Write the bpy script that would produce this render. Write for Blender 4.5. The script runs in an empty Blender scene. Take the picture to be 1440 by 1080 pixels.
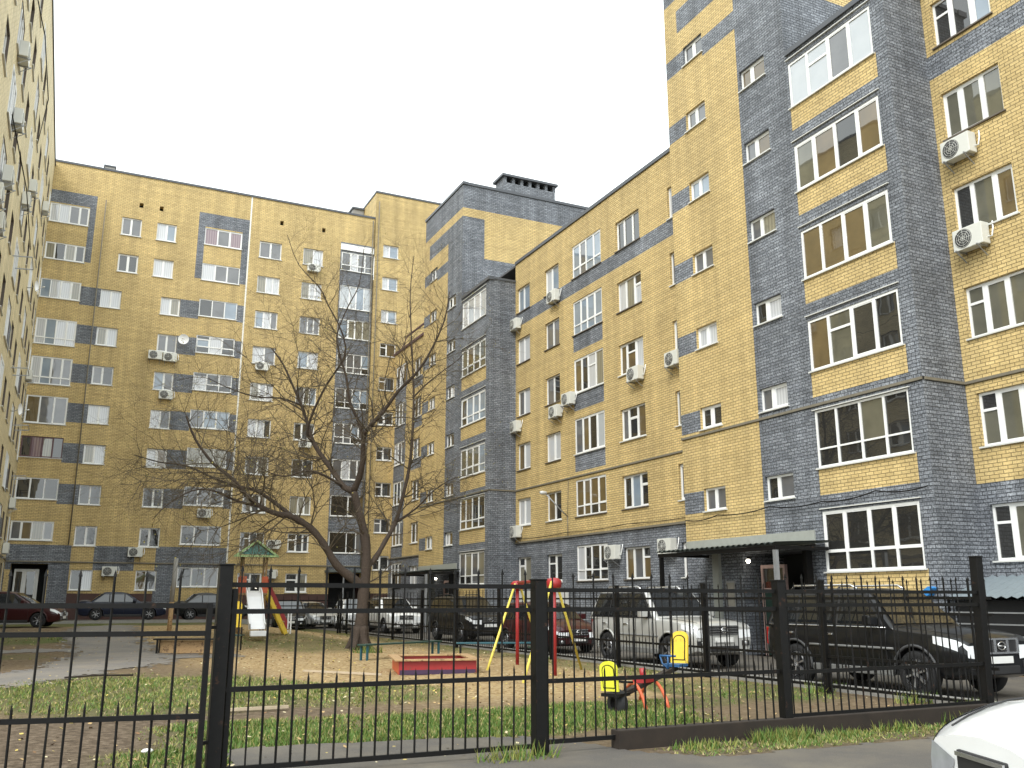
import bpy, bmesh, math, random
from mathutils import Vector, Matrix
R = math.radians
rnd = random.Random(7)
scene = bpy.context.scene
COL = scene.collection

# ---------------------------------------------------------------- materials
def new_mat(name):
    m = bpy.data.materials.new(name); m.use_nodes = True
    nt = m.node_tree
    return m, nt, nt.nodes['Principled BSDF']

def nd(nt, t, **kw):
    n = nt.nodes.new(t)
    for k, v in kw.items(): setattr(n, k, v)
    return n

def plain(name, col, rough=0.6, metal=0.0, var=0.12, scale=6.0, ior=1.5, bump=0.0, coat=0.0):
    """paint, metal, plastic: base colour with a little uneven wear"""
    m, nt, b = new_mat(name)
    tc = nd(nt, 'ShaderNodeTexCoord')
    n = nd(nt, 'ShaderNodeTexNoise'); n.inputs['Scale'].default_value = scale; n.inputs['Detail'].default_value = 6
    nt.links.new(tc.outputs['Object'], n.inputs['Vector'])
    mx = nd(nt, 'ShaderNodeMix', data_type='RGBA')
    c = [x * (1 - var) for x in col]; d = [min(1, x * (1 + var)) for x in col]
    mx.inputs[6].default_value = (*c, 1); mx.inputs[7].default_value = (*d, 1)
    nt.links.new(n.outputs['Fac'], mx.inputs[0]); nt.links.new(mx.outputs[2], b.inputs['Base Color'])
    b.inputs['Roughness'].default_value = rough; b.inputs['Metallic'].default_value = metal
    b.inputs['IOR'].default_value = ior
    if coat: b.inputs['Coat Weight'].default_value = coat; b.inputs['Coat Roughness'].default_value = 0.04
    if bump:
        bp = nd(nt, 'ShaderNodeBump'); bp.inputs['Strength'].default_value = bump; bp.inputs['Distance'].default_value = 0.02
        nt.links.new(n.outputs['Fac'], bp.inputs['Height']); nt.links.new(bp.outputs['Normal'], b.inputs['Normal'])
    return m

def worn(m, rust=(0.10, 0.055, 0.03), amount=0.60):
    """chips and dirt on outdoor paint"""
    nt = m.node_tree; b = nt.nodes['Principled BSDF']; src = b.inputs['Base Color'].links[0].from_socket
    tc = nd(nt, 'ShaderNodeTexCoord'); n = nd(nt, 'ShaderNodeTexNoise'); n.inputs['Scale'].default_value = 11; n.inputs['Detail'].default_value = 9; n.inputs['Roughness'].default_value = .7
    nt.links.new(tc.outputs['Object'], n.inputs['Vector'])
    r = nd(nt, 'ShaderNodeMapRange'); r.inputs[1].default_value = amount - .03; r.inputs[2].default_value = amount + .05; r.inputs[4].default_value = .85
    nt.links.new(n.outputs['Fac'], r.inputs[0])
    x = nd(nt, 'ShaderNodeMix', data_type='RGBA'); x.inputs[7].default_value = (*rust, 1)
    nt.links.new(r.outputs[0], x.inputs[0]); nt.links.new(src, x.inputs[6]); nt.links.new(x.outputs[2], b.inputs['Base Color'])
    return m

def brick(name, c1, c2, mortar, rough_face=0.3, stain=0.12, bw=0.255, rh=0.0925, ms=0.011):
    m, nt, b = new_mat(name)
    uv = nd(nt, 'ShaderNodeUVMap')
    br = nd(nt, 'ShaderNodeTexBrick')
    br.inputs['Scale'].default_value = 1; br.inputs['Brick Width'].default_value = bw
    br.inputs['Row Height'].default_value = rh; br.inputs['Mortar Size'].default_value = ms
    br.inputs['Mortar Smooth'].default_value = 0.3; br.inputs['Bias'].default_value = 0.0
    br.inputs['Color1'].default_value = (*c1, 1); br.inputs['Color2'].default_value = (*c2, 1); br.inputs['Mortar'].default_value = (*mortar, 1)
    nt.links.new(uv.outputs['UV'], br.inputs['Vector'])
    # split faces: fine noise; weathering: broad streaks
    n1 = nd(nt, 'ShaderNodeTexNoise'); n1.inputs['Scale'].default_value = 22; n1.inputs['Detail'].default_value = 5
    n2 = nd(nt, 'ShaderNodeTexNoise'); n2.inputs['Scale'].default_value = 0.45; n2.inputs['Detail'].default_value = 7; n2.inputs['Roughness'].default_value = 0.65
    mp = nd(nt, 'ShaderNodeMapping'); mp.inputs['Scale'].default_value = (1.6, 0.5, 1)
    nt.links.new(uv.outputs['UV'], mp.inputs['Vector'])
    nt.links.new(uv.outputs['UV'], n1.inputs['Vector']); nt.links.new(mp.outputs['Vector'], n2.inputs['Vector'])
    r1 = nd(nt, 'ShaderNodeMapRange'); r1.inputs[1].default_value = 0.3; r1.inputs[2].default_value = 0.7
    r1.inputs[3].default_value = 1 - rough_face; r1.inputs[4].default_value = 1 + rough_face
    r2 = nd(nt, 'ShaderNodeMapRange'); r2.inputs[1].default_value = 0.3; r2.inputs[2].default_value = 0.7
    r2.inputs[3].default_value = 1 - stain; r2.inputs[4].default_value = 1 + stain
    nt.links.new(n1.outputs['Fac'], r1.inputs[0]); nt.links.new(n2.outputs['Fac'], r2.inputs[0])
    mu = nd(nt, 'ShaderNodeMath', operation='MULTIPLY'); nt.links.new(r1.outputs[0], mu.inputs[0]); nt.links.new(r2.outputs[0], mu.inputs[1])
    for sc, amp in (((2.2, 0.10, 1), stain * 0.9), ((0.12, 7.0, 1), stain * 0.8)):      # rain streaks; courses from different batches
        mq = nd(nt, 'ShaderNodeMapping'); mq.inputs['Scale'].default_value = sc; nt.links.new(uv.outputs['UV'], mq.inputs['Vector'])
        nq = nd(nt, 'ShaderNodeTexNoise'); nq.inputs['Scale'].default_value = 1; nq.inputs['Detail'].default_value = 4; nt.links.new(mq.outputs['Vector'], nq.inputs['Vector'])
        rq = nd(nt, 'ShaderNodeMapRange'); rq.inputs[1].default_value = .32; rq.inputs[2].default_value = .68; rq.inputs[3].default_value = 1 - amp; rq.inputs[4].default_value = 1 + amp
        nt.links.new(nq.outputs['Fac'], rq.inputs[0]); m2 = nd(nt, 'ShaderNodeMath', operation='MULTIPLY'); nt.links.new(mu.outputs[0], m2.inputs[0]); nt.links.new(rq.outputs[0], m2.inputs[1]); mu = m2
    vm = nd(nt, 'ShaderNodeVectorMath', operation='SCALE')
    nt.links.new(br.outputs['Color'], vm.inputs[0]); nt.links.new(mu.outputs[0], vm.inputs['Scale'])
    nt.links.new(vm.outputs[0], b.inputs['Base Color'])
    b.inputs['Roughness'].default_value = 0.75
    ad = nd(nt, 'ShaderNodeMath', operation='MULTIPLY_ADD'); ad.inputs[1].default_value = -1.0
    nt.links.new(br.outputs['Fac'], ad.inputs[0]); nt.links.new(n1.outputs['Fac'], ad.inputs[2])
    bp = nd(nt, 'ShaderNodeBump'); bp.inputs['Strength'].default_value = 0.6; bp.inputs['Distance'].default_value = 0.015
    nt.links.new(ad.outputs[0], bp.inputs['Height']); nt.links.new(bp.outputs['Normal'], b.inputs['Normal'])
    return m

def pane_mat(name, c1, c2, folds=0.0, ior=1.9):
    """window pane with what hangs behind it and painted-in reflections (curtain folds run down the pane)"""
    m, nt, b = new_mat(name)
    uv = nd(nt, 'ShaderNodeUVMap')
    if folds:
        t = nd(nt, 'ShaderNodeTexWave', bands_direction='X'); t.inputs['Scale'].default_value = folds
        t.inputs['Distortion'].default_value = 2.0; t.inputs['Detail'].default_value = 2; t.inputs['Detail Scale'].default_value = .3
    else:
        t = nd(nt, 'ShaderNodeTexNoise'); t.inputs['Scale'].default_value = 1.3; t.inputs['Detail'].default_value = 4
    nt.links.new(uv.outputs['UV'], t.inputs['Vector'])
    mx = nd(nt, 'ShaderNodeMix', data_type='RGBA')
    mx.inputs[6].default_value = (*c1, 1); mx.inputs[7].default_value = (*c2, 1)
    nt.links.new(t.outputs['Fac'], mx.inputs[0]); nt.links.new(mx.outputs[2], b.inputs['Base Color'])
    b.inputs['Roughness'].default_value = 0.9
    b.inputs['Specular IOR Level'].default_value = 0.0
    # double glazing in front of the curtain
    b.inputs['Coat Weight'].default_value = 1.0; b.inputs['Coat Roughness'].default_value = 0.015; b.inputs['Coat IOR'].default_value = ior
    n = nd(nt, 'ShaderNodeTexNoise'); n.inputs['Scale'].default_value = 0.9
    nt.links.new(uv.outputs['UV'], n.inputs['Vector'])
    bp = nd(nt, 'ShaderNodeBump'); bp.inputs['Strength'].default_value = 0.06; bp.inputs['Distance'].default_value = 0.05
    nt.links.new(n.outputs['Fac'], bp.inputs['Height']); nt.links.new(bp.outputs['Normal'], b.inputs['Coat Normal'])
    return m

M = {}
M['yellow'] = brick('yellow_brick', (0.595, 0.445, 0.20), (0.505, 0.37, 0.158), (0.20, 0.145, 0.06), 0.18, 0.13)
M['grey'] = brick('grey_brick', (0.212, 0.226, 0.248), (0.132, 0.142, 0.160), (0.034, 0.037, 0.044), 0.65, 0.24)
M['pale'] = brick('haze_paled_brick', (0.66, 0.56, 0.34), (0.59, 0.495, 0.29), (0.36, 0.29, 0.16), 0.14, 0.12)  # yellow brick with glare and haze lightened into its colour
M['plinth'] = plain('brown_plinth', (0.065, 0.03, 0.024), 0.7, var=0.3, scale=3)
M['whiteplinth'] = plain('white_plaster', (0.55, 0.55, 0.53), 0.8, var=0.12)
M['reveal'] = plain('reveal_plaster', (0.22, 0.16, 0.085), 0.85)
M['shadereveal'] = plain('shaded_reveal', (0.10, 0.08, 0.065), 0.85)  # shade inside the left building's window openings, put into the reveal colour
M['pvc'] = plain('white_pvc', (0.78, 0.78, 0.76), 0.45, var=0.05)
M['oldframe'] = plain('brown_frame', (0.10, 0.05, 0.055), 0.6, var=0.2)
M['pinkframe'] = plain('pinkish_frame', (0.42, 0.29, 0.26), 0.6, var=0.1)
M['sill'] = plain('painted_sill', (0.60, 0.60, 0.57), 0.45, var=0.1)
M['darksill'] = plain('dark_sill', (0.12, 0.10, 0.08), 0.5, var=0.2)
M['g_dark'] = pane_mat('pane_dark', (0.012, 0.013, 0.014), (0.04, 0.038, 0.034))
M['g_grey'] = pane_mat('pane_grey', (0.06, 0.062, 0.066), (0.17, 0.17, 0.175))
M['g_white'] = pane_mat('pane_white_curtain', (0.42, 0.43, 0.45), (0.56, 0.57, 0.585), 2.6)
M['g_beige'] = pane_mat('pane_beige_curtain', (0.17, 0.16, 0.12), (0.25, 0.23, 0.17), 2.2)
M['g_blue'] = pane_mat('pane_bluish', (0.13, 0.17, 0.22), (0.30, 0.36, 0.42))
M['g_warm'] = pane_mat('pane_warm', (0.06, 0.045, 0.025), (0.20, 0.14, 0.06))
M['g_mauve'] = pane_mat('pane_mauve', (0.16, 0.10, 0.12), (0.26, 0.19, 0.20), 2.0)
M['g_oliverefl'] = pane_mat('pane_olive_reflection', (0.05, 0.05, 0.037), (0.17, 0.16, 0.115))  # yellow brick mirrored in the glass, painted into the base colour
M['g_skyrefl'] = pane_mat('pane_sky_reflection', (0.34, 0.37, 0.39), (0.48, 0.50, 0.52), 0)  # pale base colour stands in for sky reflected by the glass
M['black'] = plain('black_paint', (0.0045, 0.0042, 0.004), 0.55, var=0.4, scale=14, bump=0.1, ior=1.3)
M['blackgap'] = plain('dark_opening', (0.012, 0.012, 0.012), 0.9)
M['roof'] = plain('roof_felt', (0.09, 0.09, 0.095), 0.9)
M['flash'] = plain('roof_flashing', (0.07, 0.075, 0.085), 0.45, var=0.2)
M['ledge'] = plain('mortar_ledge', (0.17, 0.15, 0.11), 0.8, var=0.25)
M['joint'] = plain('white_joint', (0.72, 0.70, 0.64), 0.8)
M['acwhite'] = plain('aircon_casing', (0.62, 0.62, 0.57), 0.45, var=0.08)
M['acgrill'] = plain('aircon_grille', (0.05, 0.05, 0.05), 0.6, var=0.4, scale=40)
M['steel'] = plain('galvanised_steel', (0.33, 0.34, 0.35), 0.45, 0.6, var=0.2)
M['canopy'] = plain('canopy_sheet', (0.12, 0.14, 0.13), 0.5, 0.2, var=0.25)
M['canopyblue'] = plain('blue_grey_sheet', (0.19, 0.225, 0.245), 0.45, 0.2, var=0.15)
M['fascia'] = plain('canopy_fascia', (0.30, 0.31, 0.28), 0.6, var=0.15)
M['door'] = plain('white_door', (0.60, 0.60, 0.58), 0.45)
M['paper'] = plain('notice_paper', (0.30, 0.28, 0.24), 0.8, var=0.35, scale=9)
M['board'] = plain('notice_board', (0.12, 0.075, 0.06), 0.7, var=0.4, scale=12)
M['wood'] = plain('weathered_wood', (0.36, 0.23, 0.11), 0.8, var=0.25, scale=9)
M['palewood'] = plain('pale_timber', (0.42, 0.34, 0.24), 0.85, var=0.2, scale=9)
M['red'] = plain('red_paint', (0.30, 0.018, 0.02), 0.45, var=0.2)
M['orange'] = plain('orange_red_paint', (0.52, 0.10, 0.035), 0.5, var=0.2)
M['yel'] = plain('yellow_paint', (0.68, 0.47, 0.03), 0.45, var=0.12)
M['yelsteel'] = plain('pale_yellow_paint', (0.66, 0.54, 0.09), 0.5, var=0.15)
M['lemon'] = plain('lemon_plastic', (0.72, 0.70, 0.05), 0.45, var=0.08)
M['green'] = plain('green_paint', (0.04, 0.28, 0.13), 0.5, var=0.15)
M['palegreen'] = plain('pale_green_paint', (0.36, 0.52, 0.24), 0.5, var=0.15)
M['bluep'] = plain('blue_paint', (0.02, 0.09, 0.22), 0.5, var=0.2)
M['tarp'] = plain('blue_tarpaulin', (0.03, 0.22, 0.55), 0.5, var=0.15)
M['purple'] = plain('purple_paint', (0.045, 0.02, 0.055), 0.5, var=0.2)
M['white'] = plain('white_paint', (0.80, 0.80, 0.80), 0.35, var=0.03)
M['chute'] = plain('polished_chute', (0.86, 0.86, 0.87), 0.5, 0.0, var=0.03)
M['teal'] = plain('teal_paint', (0.012, 0.075, 0.10), 0.5, var=0.25)
M['gable'] = plain('faded_blue_green', (0.10, 0.26, 0.24), 0.5, var=0.4, scale=5)
M['darkgreen'] = plain('dark_green_paint', (0.015, 0.045, 0.035), 0.55, var=0.3)
for k in ('red', 'orange', 'yel', 'yelsteel', 'lemon', 'teal', 'green', 'palegreen', 'wood', 'bluep'): worn(M[k], amount=.62 if k != 'wood' else .56)
worn(M['black'], (0.05, 0.024, 0.014), .64)
M['sand'] = plain('sandy_earth', (0.30, 0.21, 0.11), 0.95, var=0.3, scale=12, bump=0.4)
M['kerbbrown'] = plain('rusty_kerb_board', (0.019, 0.0125, 0.008), 0.9, var=0.6, scale=5, bump=0.3)
M['concrete'] = plain('concrete_kerb', (0.28, 0.27, 0.25), 0.9, var=0.2, scale=8, bump=0.3)
M['tyre'] = plain('tyre_rubber', (0.014, 0.014, 0.015), 0.8, var=0.3)
M['lampoff'] = plain('lamp_head', (0.55, 0.55, 0.53), 0.4)

def emit(name, col, s):
    m, nt, b = new_mat(name)
    b.inputs['Emission Color'].default_value = (*col, 1); b.inputs['Emission Strength'].default_value = s
    return m
M['bulb'] = emit('lit_bulb', (1.0, 0.93, 0.78), 18)

# ---------------------------------------------------------------- mesh builder
class MB:
    def __init__(s): s.v = []; s.f = []; s.m = []; s.sm = []
    def face(s, pts, mi=0, smooth=False):
        i = len(s.v); s.v.extend(tuple(p) for p in pts); s.f.append(tuple(range(i, i + len(pts)))); s.m.append(mi); s.sm.append(smooth)
    def box(s, a, b, mi=0, P=None):
        x0, y0, z0 = a; x1, y1, z1 = b
        c = [(x0, y0, z0), (x1, y0, z0), (x1, y1, z0), (x0, y1, z0), (x0, y0, z1), (x1, y0, z1), (x1, y1, z1), (x0, y1, z1)]
        if P: c = [P(*p) for p in c]
        i = len(s.v); s.v.extend(tuple(p) for p in c)
        for q in ((0, 3, 2, 1), (4, 5, 6, 7), (0, 1, 5, 4), (1, 2, 6, 5), (2, 3, 7, 6), (3, 0, 4, 7)):
            s.f.append(tuple(i + k for k in q)); s.m.append(mi); s.sm.append(False)
    def tube(s, pts, rad, n=8, mi=0, cap=True, smooth=True, jit=0.0):
        pts = [Vector(p) for p in pts]
        if not isinstance(rad, (list, tuple)): rad = [rad] * len(pts)
        rings = []; prev = None
        for k, p in enumerate(pts):
            if k == 0: t = pts[1] - p
            elif k == len(pts) - 1: t = p - pts[k - 1]
            else: t = pts[k + 1] - pts[k - 1]
            t.normalize()
            if prev is None:
                u = t.cross(Vector((0, 0, 1)))
                if u.length < 0.05: u = t.cross(Vector((1, 0, 0)))
            else: u = prev - t * prev.dot(t)
            if u.length < 1e-6: u = t.orthogonal()
            u.normalize(); prev = u; w = t.cross(u)
            i = len(s.v)
            for j in range(n):
                a = 2 * math.pi * j / n
                s.v.append(tuple(p + (u * math.cos(a) + w * math.sin(a)) * rad[k] * (1 + jit * (rnd.random() - .5) + jit * .8 * math.sin(3 * a + k * .7))))
            rings.append(i)
        for k in range(len(rings) - 1):
            a, b = rings[k], rings[k + 1]
            for j in range(n):
                j2 = (j + 1) % n
                s.f.append((a + j, a + j2, b + j2, b + j)); s.m.append(mi); s.sm.append(smooth)
        if cap:
            s.f.append(tuple(rings[0] + j for j in reversed(range(n)))); s.m.append(mi); s.sm.append(False)
            s.f.append(tuple(rings[-1] + j for j in range(n))); s.m.append(mi); s.sm.append(False)
    def bar(s, a, b, w, h=None, mi=0):
        """square bar between two points"""
        a = Vector(a); b = Vector(b); h = h or w
        t = (b - a).normalized(); u = t.cross(Vector((0, 0, 1)))
        if u.length < 1e-4: u = Vector((1, 0, 0))
        u.normalize(); q = t.cross(u)
        i = len(s.v)
        for p in (a, b):
            for sx, sy in ((-1, -1), (1, -1), (1, 1), (-1, 1)): s.v.append(tuple(p + u * sx * w / 2 + q * sy * h / 2))
        for f in ((3, 2, 1, 0), (4, 5, 6, 7), (0, 1, 5, 4), (1, 2, 6, 5), (2, 3, 7, 6), (3, 0, 4, 7)):
            s.f.append(tuple(i + k for k in f)); s.m.append(mi); s.sm.append(False)
    def lathe(s, prof, n=24, mi=0, axis='z', c=(0, 0, 0), smooth=True):
        """prof = [(r, h)...] about an axis through c"""
        i = len(s.v); c = Vector(c)
        for r, h in prof:
            for j in range(n):
                a = 2 * math.pi * j / n; x, y = r * math.cos(a), r * math.sin(a)
                p = {'z': (x, y, h), 'y': (x, h, y), 'x': (h, x, y)}[axis]
                s.v.append(tuple(c + Vector(p)))
        for k in range(len(prof) - 1):
            for j in range(n):
                j2 = (j + 1) % n
                s.f.append((i + k * n + j, i + k * n + j2, i + (k + 1) * n + j2, i + (k + 1) * n + j)); s.m.append(mi); s.sm.append(smooth)
    def prism(s, poly, P, d0, d1, mi=0):
        """polygon (u,v) pushed from depth d0 to d1 through P(u,v,d)"""
        n = len(poly); i = len(s.v)
        for d in (d0, d1): s.v.extend(tuple(P(u, v, d)) for u, v in poly)
        s.f.append(tuple(i + k for k in range(n))); s.m.append(mi); s.sm.append(False)
        s.f.append(tuple(i + n + k for k in reversed(range(n)))); s.m.append(mi); s.sm.append(False)
        for k in range(n):
            k2 = (k + 1) % n
            s.f.append((i + k, i + n + k, i + n + k2, i + k2)); s.m.append(mi); s.sm.append(False)
    def build(s, name, mats, parent=None, normals=True, bevel=0.0, uv=True):
        me = bpy.data.meshes.new(name); me.from_pydata(s.v, [], s.f)
        if not isinstance(mats, (list, tuple)): mats = [mats]
        for m in mats: me.materials.append(m)
        me.polygons.foreach_set('material_index', s.m); me.polygons.foreach_set('use_smooth', s.sm)
        if normals:
            bm = bmesh.new(); bm.from_mesh(me); bmesh.ops.recalc_face_normals(bm, faces=bm.faces)
            if bevel:
                bmesh.ops.remove_doubles(bm, verts=bm.verts, dist=1e-5)
                es = [e for e in bm.edges if len(e.link_faces) == 2 and e.calc_face_angle(0) > 0.7]
                bmesh.ops.bevel(bm, geom=es, offset=bevel, segments=2, profile=0.6, affect='EDGES')
            bm.to_mesh(me); bm.free()
        if uv:
            ul = me.uv_layers.new(name='UVMap'); vs = me.vertices
            for p in me.polygons:
                n = p.normal; ax = abs(n.x); ay = abs(n.y); az = abs(n.z)
                for li in p.loop_indices:
                    c = vs[me.loops[li].vertex_index].co
                    ul.data[li].uv = (c.x, c.y) if az > ax and az > ay else ((c.y, c.z) if ax > ay else (c.x, c.z))
        me.update()
        o = bpy.data.objects.new(name, me); COL.objects.link(o)
        if parent: o.parent = parent
        return o

def tag(o, label=None, cat=None, group=None, kind=None):
    if label: o['label'] = label
    if cat: o['category'] = cat
    if group: o['group'] = group
    if kind: o['kind'] = kind
    return o
def empty(name, loc=(0, 0, 0), rz=0.0, label=None, cat=None, group=None):
    o = bpy.data.objects.new(name, None); COL.objects.link(o); o.location = loc; o.rotation_euler = (0, 0, rz)
    o.empty_display_size = 0.2
    return tag(o, label, cat, group)
def copy_tree(o, parent=None):
    c = o.copy(); COL.objects.link(c); c.parent = parent
    for ch in list(o.children): copy_tree(ch, c)
    return c

# ---------------------------------------------------------------- camera (1.6 m eye height, looking slightly up)
F, H = 1285.0, 1.6
PIT = math.atan(303 / F); YAW = R(25.6)
fw = Vector((math.sin(YAW) * math.cos(PIT), math.cos(YAW) * math.cos(PIT), math.sin(PIT)))
rt = Vector((math.cos(YAW), -math.sin(YAW), 0)); upv = rt.cross(fw)
cam = bpy.data.cameras.new('camera'); co = bpy.data.objects.new('camera', cam); COL.objects.link(co)
cam.lens = F / 1440 * 36; cam.sensor_width = 36; cam.clip_end = 2000; cam.clip_start = 0.1
mw = Matrix((rt, upv, -fw)).transposed().to_4x4(); mw.translation = (0, 0, H); co.matrix_world = mw
scene.camera = co
# ---------------------------------------------------------------- facades
def PX(X, inward=1): return lambda s, z, d: (X + d * inward, s, z)
def PY(Y, inward=1): return lambda s, z, d: (s, Y + d * inward, z)

def facade(par, P, s0, s1, z0, z1, mats, patches=(), holes=(), depth=0.15, name='wall', rv=None):
    """brick sheet with real openings; patches = (s0,s1,z0,z1,material index), later ones win"""
    mb = MB(); S = {s0, s1}; Z = {z0, z1}
    for q in list(patches) + list(holes):
        for s in q[:2]:
            if s0 < s < s1: S.add(s)
        for z in q[2:4]:
            if z0 < z < z1: Z.add(z)
    def uniq(a):
        a = sorted(a); o = [a[0]]
        for x in a[1:]:
            if x - o[-1] > 1e-4: o.append(x)
        return o
    S = uniq(S); Z = uniq(Z)
    def mat_at(s, z):
        mi = 0
        for q in patches:
            if q[0] < s < q[1] and q[2] < z < q[3]: mi = q[4]
        return mi
    def hole(s, z): return any(q[0] < s < q[1] and q[2] < z < q[3] for q in holes)
    for a, b in zip(S, S[1:]):
        k = 0
        while k < len(Z) - 1:
            s = (a + b) / 2; z = (Z[k] + Z[k + 1]) / 2
            if hole(s, z): k += 1; continue
            mi = mat_at(s, z); j = k + 1
            while j < len(Z) - 1 and not hole(s, (Z[j] + Z[j + 1]) / 2) and mat_at(s, (Z[j] + Z[j + 1]) / 2) == mi: j += 1
            mb.face([P(a, Z[k], 0), P(b, Z[k], 0), P(b, Z[j], 0), P(a, Z[j], 0)], mi); k = j
    for q in holes:
        a, b, c, e = q[:4]; dp = q[4] if len(q) > 4 else depth
        mi = mat_at(a - 0.02, (c + e) / 2) if rv is None else rv
        for pts in (((a, c), (a, e)), ((b, c), (b, e)), ((a, c), (b, c)), ((a, e), (b, e))):
            (u, v), (w, x) = pts
            mb.face([P(u, v, 0), P(w, x, 0), P(w, x, dp), P(u, v, dp)], mi)
    return mb.build(name, mats, par, normals=False)

def pick(w):
    t = rnd.random() * sum(x for _, x in w)
    for k, x in w:
        t -= x
        if t <= 0: return k
    return w[-1][0]

HIGH = [('g_white', 3), ('g_grey', 3), ('g_blue', 2), ('g_dark', 1.3), ('g_beige', 1.2)]  # upper storeys: curtains, plus reflected sky put into paler pane colours
MIDW = [('g_white', 2.2), ('g_grey', 3), ('g_beige', 2), ('g_dark', 3), ('g_blue', 1), ('g_warm', 1)]
LOWW = [('g_white', 1.0), ('g_grey', 2), ('g_beige', 1.6), ('g_dark', 5), ('g_warm', 2), ('g_blue', 0.7)]

def window(par, P, s0, s1, z0, z1, mull=(0.42,), w=MIDW, frame='pvc', d=0.09, fb=0.065, mw=0.10, low=0.0, vent=(), sill='sill', panes=None, name='window', label=None, depth=0.06):
    e = 0.003
    mb = MB(); a, b, c, t = s0 + e, s1 - e, z0 + 0.006, z1 - e
    mb.box((a, c, d), (b, c + fb, d + depth), 0, P); mb.box((a, t - fb, d), (b, t, d + depth), 0, P)
    mb.box((a, c + fb, d), (a + fb, t - fb, d + depth), 0, P); mb.box((b - fb, c + fb, d), (b, t - fb, d + depth), 0, P)
    xs = [a + fb] ; L = b - a
    for f in mull:
        x = a + L * f
        mb.box((x - mw / 2, c + fb, d - 0.004), (x + mw / 2, t - fb, d + depth - 0.004), 0, P); xs += [x - mw / 2, x + mw / 2]
    xs.append(b - fb)
    pn = MB(); mats = []
    def pane(u0, u1, v0, v1, k):
        if k not in mats: mats.append(k)
        pn.face([P(u0, v0, d + 0.03), P(u1, v0, d + 0.03), P(u1, v1, d + 0.03), P(u0, v1, d + 0.03)], mats.index(k))
    same = pick(w)
    for i in range(0, len(xs), 2):
        u0, u1 = xs[i], xs[i + 1]; v0, v1 = c + fb, t - fb
        k = panes[(i // 2) % len(panes)] if panes else (same if rnd.random() < 0.5 else pick(w))
        if low:
            y = c + low
            mb.box((u0, y, d + 0.002), (u1, y + fb * 0.8, d + depth - 0.002), 0, P); pane(u0, u1, v0, y, k if rnd.random() < .6 else 'g_dark'); v0 = y + fb * 0.8
        if (i // 2) in vent:
            y = v0 + (v1 - v0) * 0.66
            mb.box((u0, y, d + 0.002), (u1, y + fb, d + depth - 0.002), 0, P); pane(u0, u1, y + fb, v1, 'g_dark' if rnd.random() < .6 else k); v1 = y
        if rnd.random() < 0.45:      # opening sash: a second, thinner frame
            q = 0.032
            for r in (((u0, v0), (u1, v0 + q)), ((u0, v1 - q), (u1, v1)), ((u0, v0 + q), (u0 + q, v1 - q)), ((u1 - q, v0 + q), (u1, v1 - q))):
                mb.box((r[0][0], r[0][1], d + 0.008), (r[1][0], r[1][1], d + 0.028), 0, P)
            u0 += q; u1 -= q; v0 += q; v1 -= q
        if k == 'g_mix': k = pick(w)
        pane(u0, u1, v0, v1, k)
    o = mb.build(name, M[frame], par, normals=False)
    if label: o['label'] = label
    pn.build('pane', [M[k] for k in mats], o, normals=False)
    if sill:
        sb = MB(); sb.box((s0 - 0.05, z0 - 0.035, -0.06), (s1 + 0.05, z0 + 0.004, d - 0.003), 0, P)
        sb.build('sill', M[sill], o, normals=False)
    return o

def strip(par, P, s0, s1, z0, z1, d0, d1, mat, name):
    mb = MB(); mb.box((s0, z0, d0), (s1, z1, d1), 0, P); return mb.build(name, M[mat], par, normals=False)

# ================================================================= the building on the right
RB = empty('apartment_building', (20, 30, 0), 0, 'long yellow and grey brick apartment building with two stair towers, on the right', 'building')
RB.matrix_world = Matrix.Translation((0, 0, 0))
YG = [M['yellow'], M['grey'], M['whiteplinth']]
SR = [2.37 + 2.75 * i for i in range(6)]                        # window sill heights, storey by storey
bX = PX(20.0); tX = PX(18.5)

# --- the flat stretch between the two towers
def bay_columns(y0):
    return [('a', 39.65 + y0, 41.1 + y0, 1.33), ('b', 36.55 + y0, 38.0 + y0, 1.33), ('c', 32.65 + y0, 35.22 + y0, 1.6), ('d', 29.57 + y0, 31.4 + y0, 1.33), ('e', 25.9 + y0, 27.55 + y0, 1.33)]
holes = []; patches = [(0, 99, 0, 4.36, 1), (0, 99, 15.4, 16.1, 1), (36, 41.3, 0, 2.0, 2)]
for n, a, b, h in bay_columns(0):
    for i, z in enumerate(SR):
        holes.append((a, b, z, z + h - (0.1 if i == 0 else 0)))
        if n == 'c' and 2 <= i <= 4: patches.append((a, b, z - 0.78, z, 1))
facade(RB, bX, 25.2, 41.3, 0, 19.0, YG, patches, holes)
for n, a, b, h in bay_columns(0):
    for i, z in enumerate(SR):
        w = LOWW if i < 2 else (MIDW if i < 4 else HIGH)
        t = z + h - (0.1 if i == 0 else 0); fr = 'pvc'
        if n == 'c':
            window(RB, bX, a, b, z, t, (0.26, 0.52, 0.74), w, fr, d=0.03, mw=0.07, low=0.42 if i in (0, 1, 4, 5) else 0, vent=(1,) if i == 3 else (), name='loggia_glazing',
                   panes=['g_skyrefl', 'g_dark', 'g_warm', 'g_grey'] if i == 2 else None, sill='sill' if i in (2, 3) else 'darksill')
        elif n == 'd':
            window(RB, bX, a, b, z, t, (0.33, 0.68) if i in (0, 1, 4, 5) else (0.36, 0.72), w, fr, vent=(1,) if i in (2, 3) else ((0,) if i in (0, 1, 4) else ()), sill='sill' if i in (2, 3) else 'darksill')
        elif n == 'e':
            window(RB, bX, a, b, z, t, (0.4, 0.7), w, 'pvc')
        else:
            window(RB, bX, a, b, z, t, (0.55,) if n == 'a' or i == 5 else (0.5,), w, fr, vent=(1,) if i == 0 else (), sill='sill' if i < 2 else 'darksill')
strip(RB, bX, 25.2, 41.3, 6.86, 6.93, -0.05, 0.05, 'ledge', 'ledge')
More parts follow.
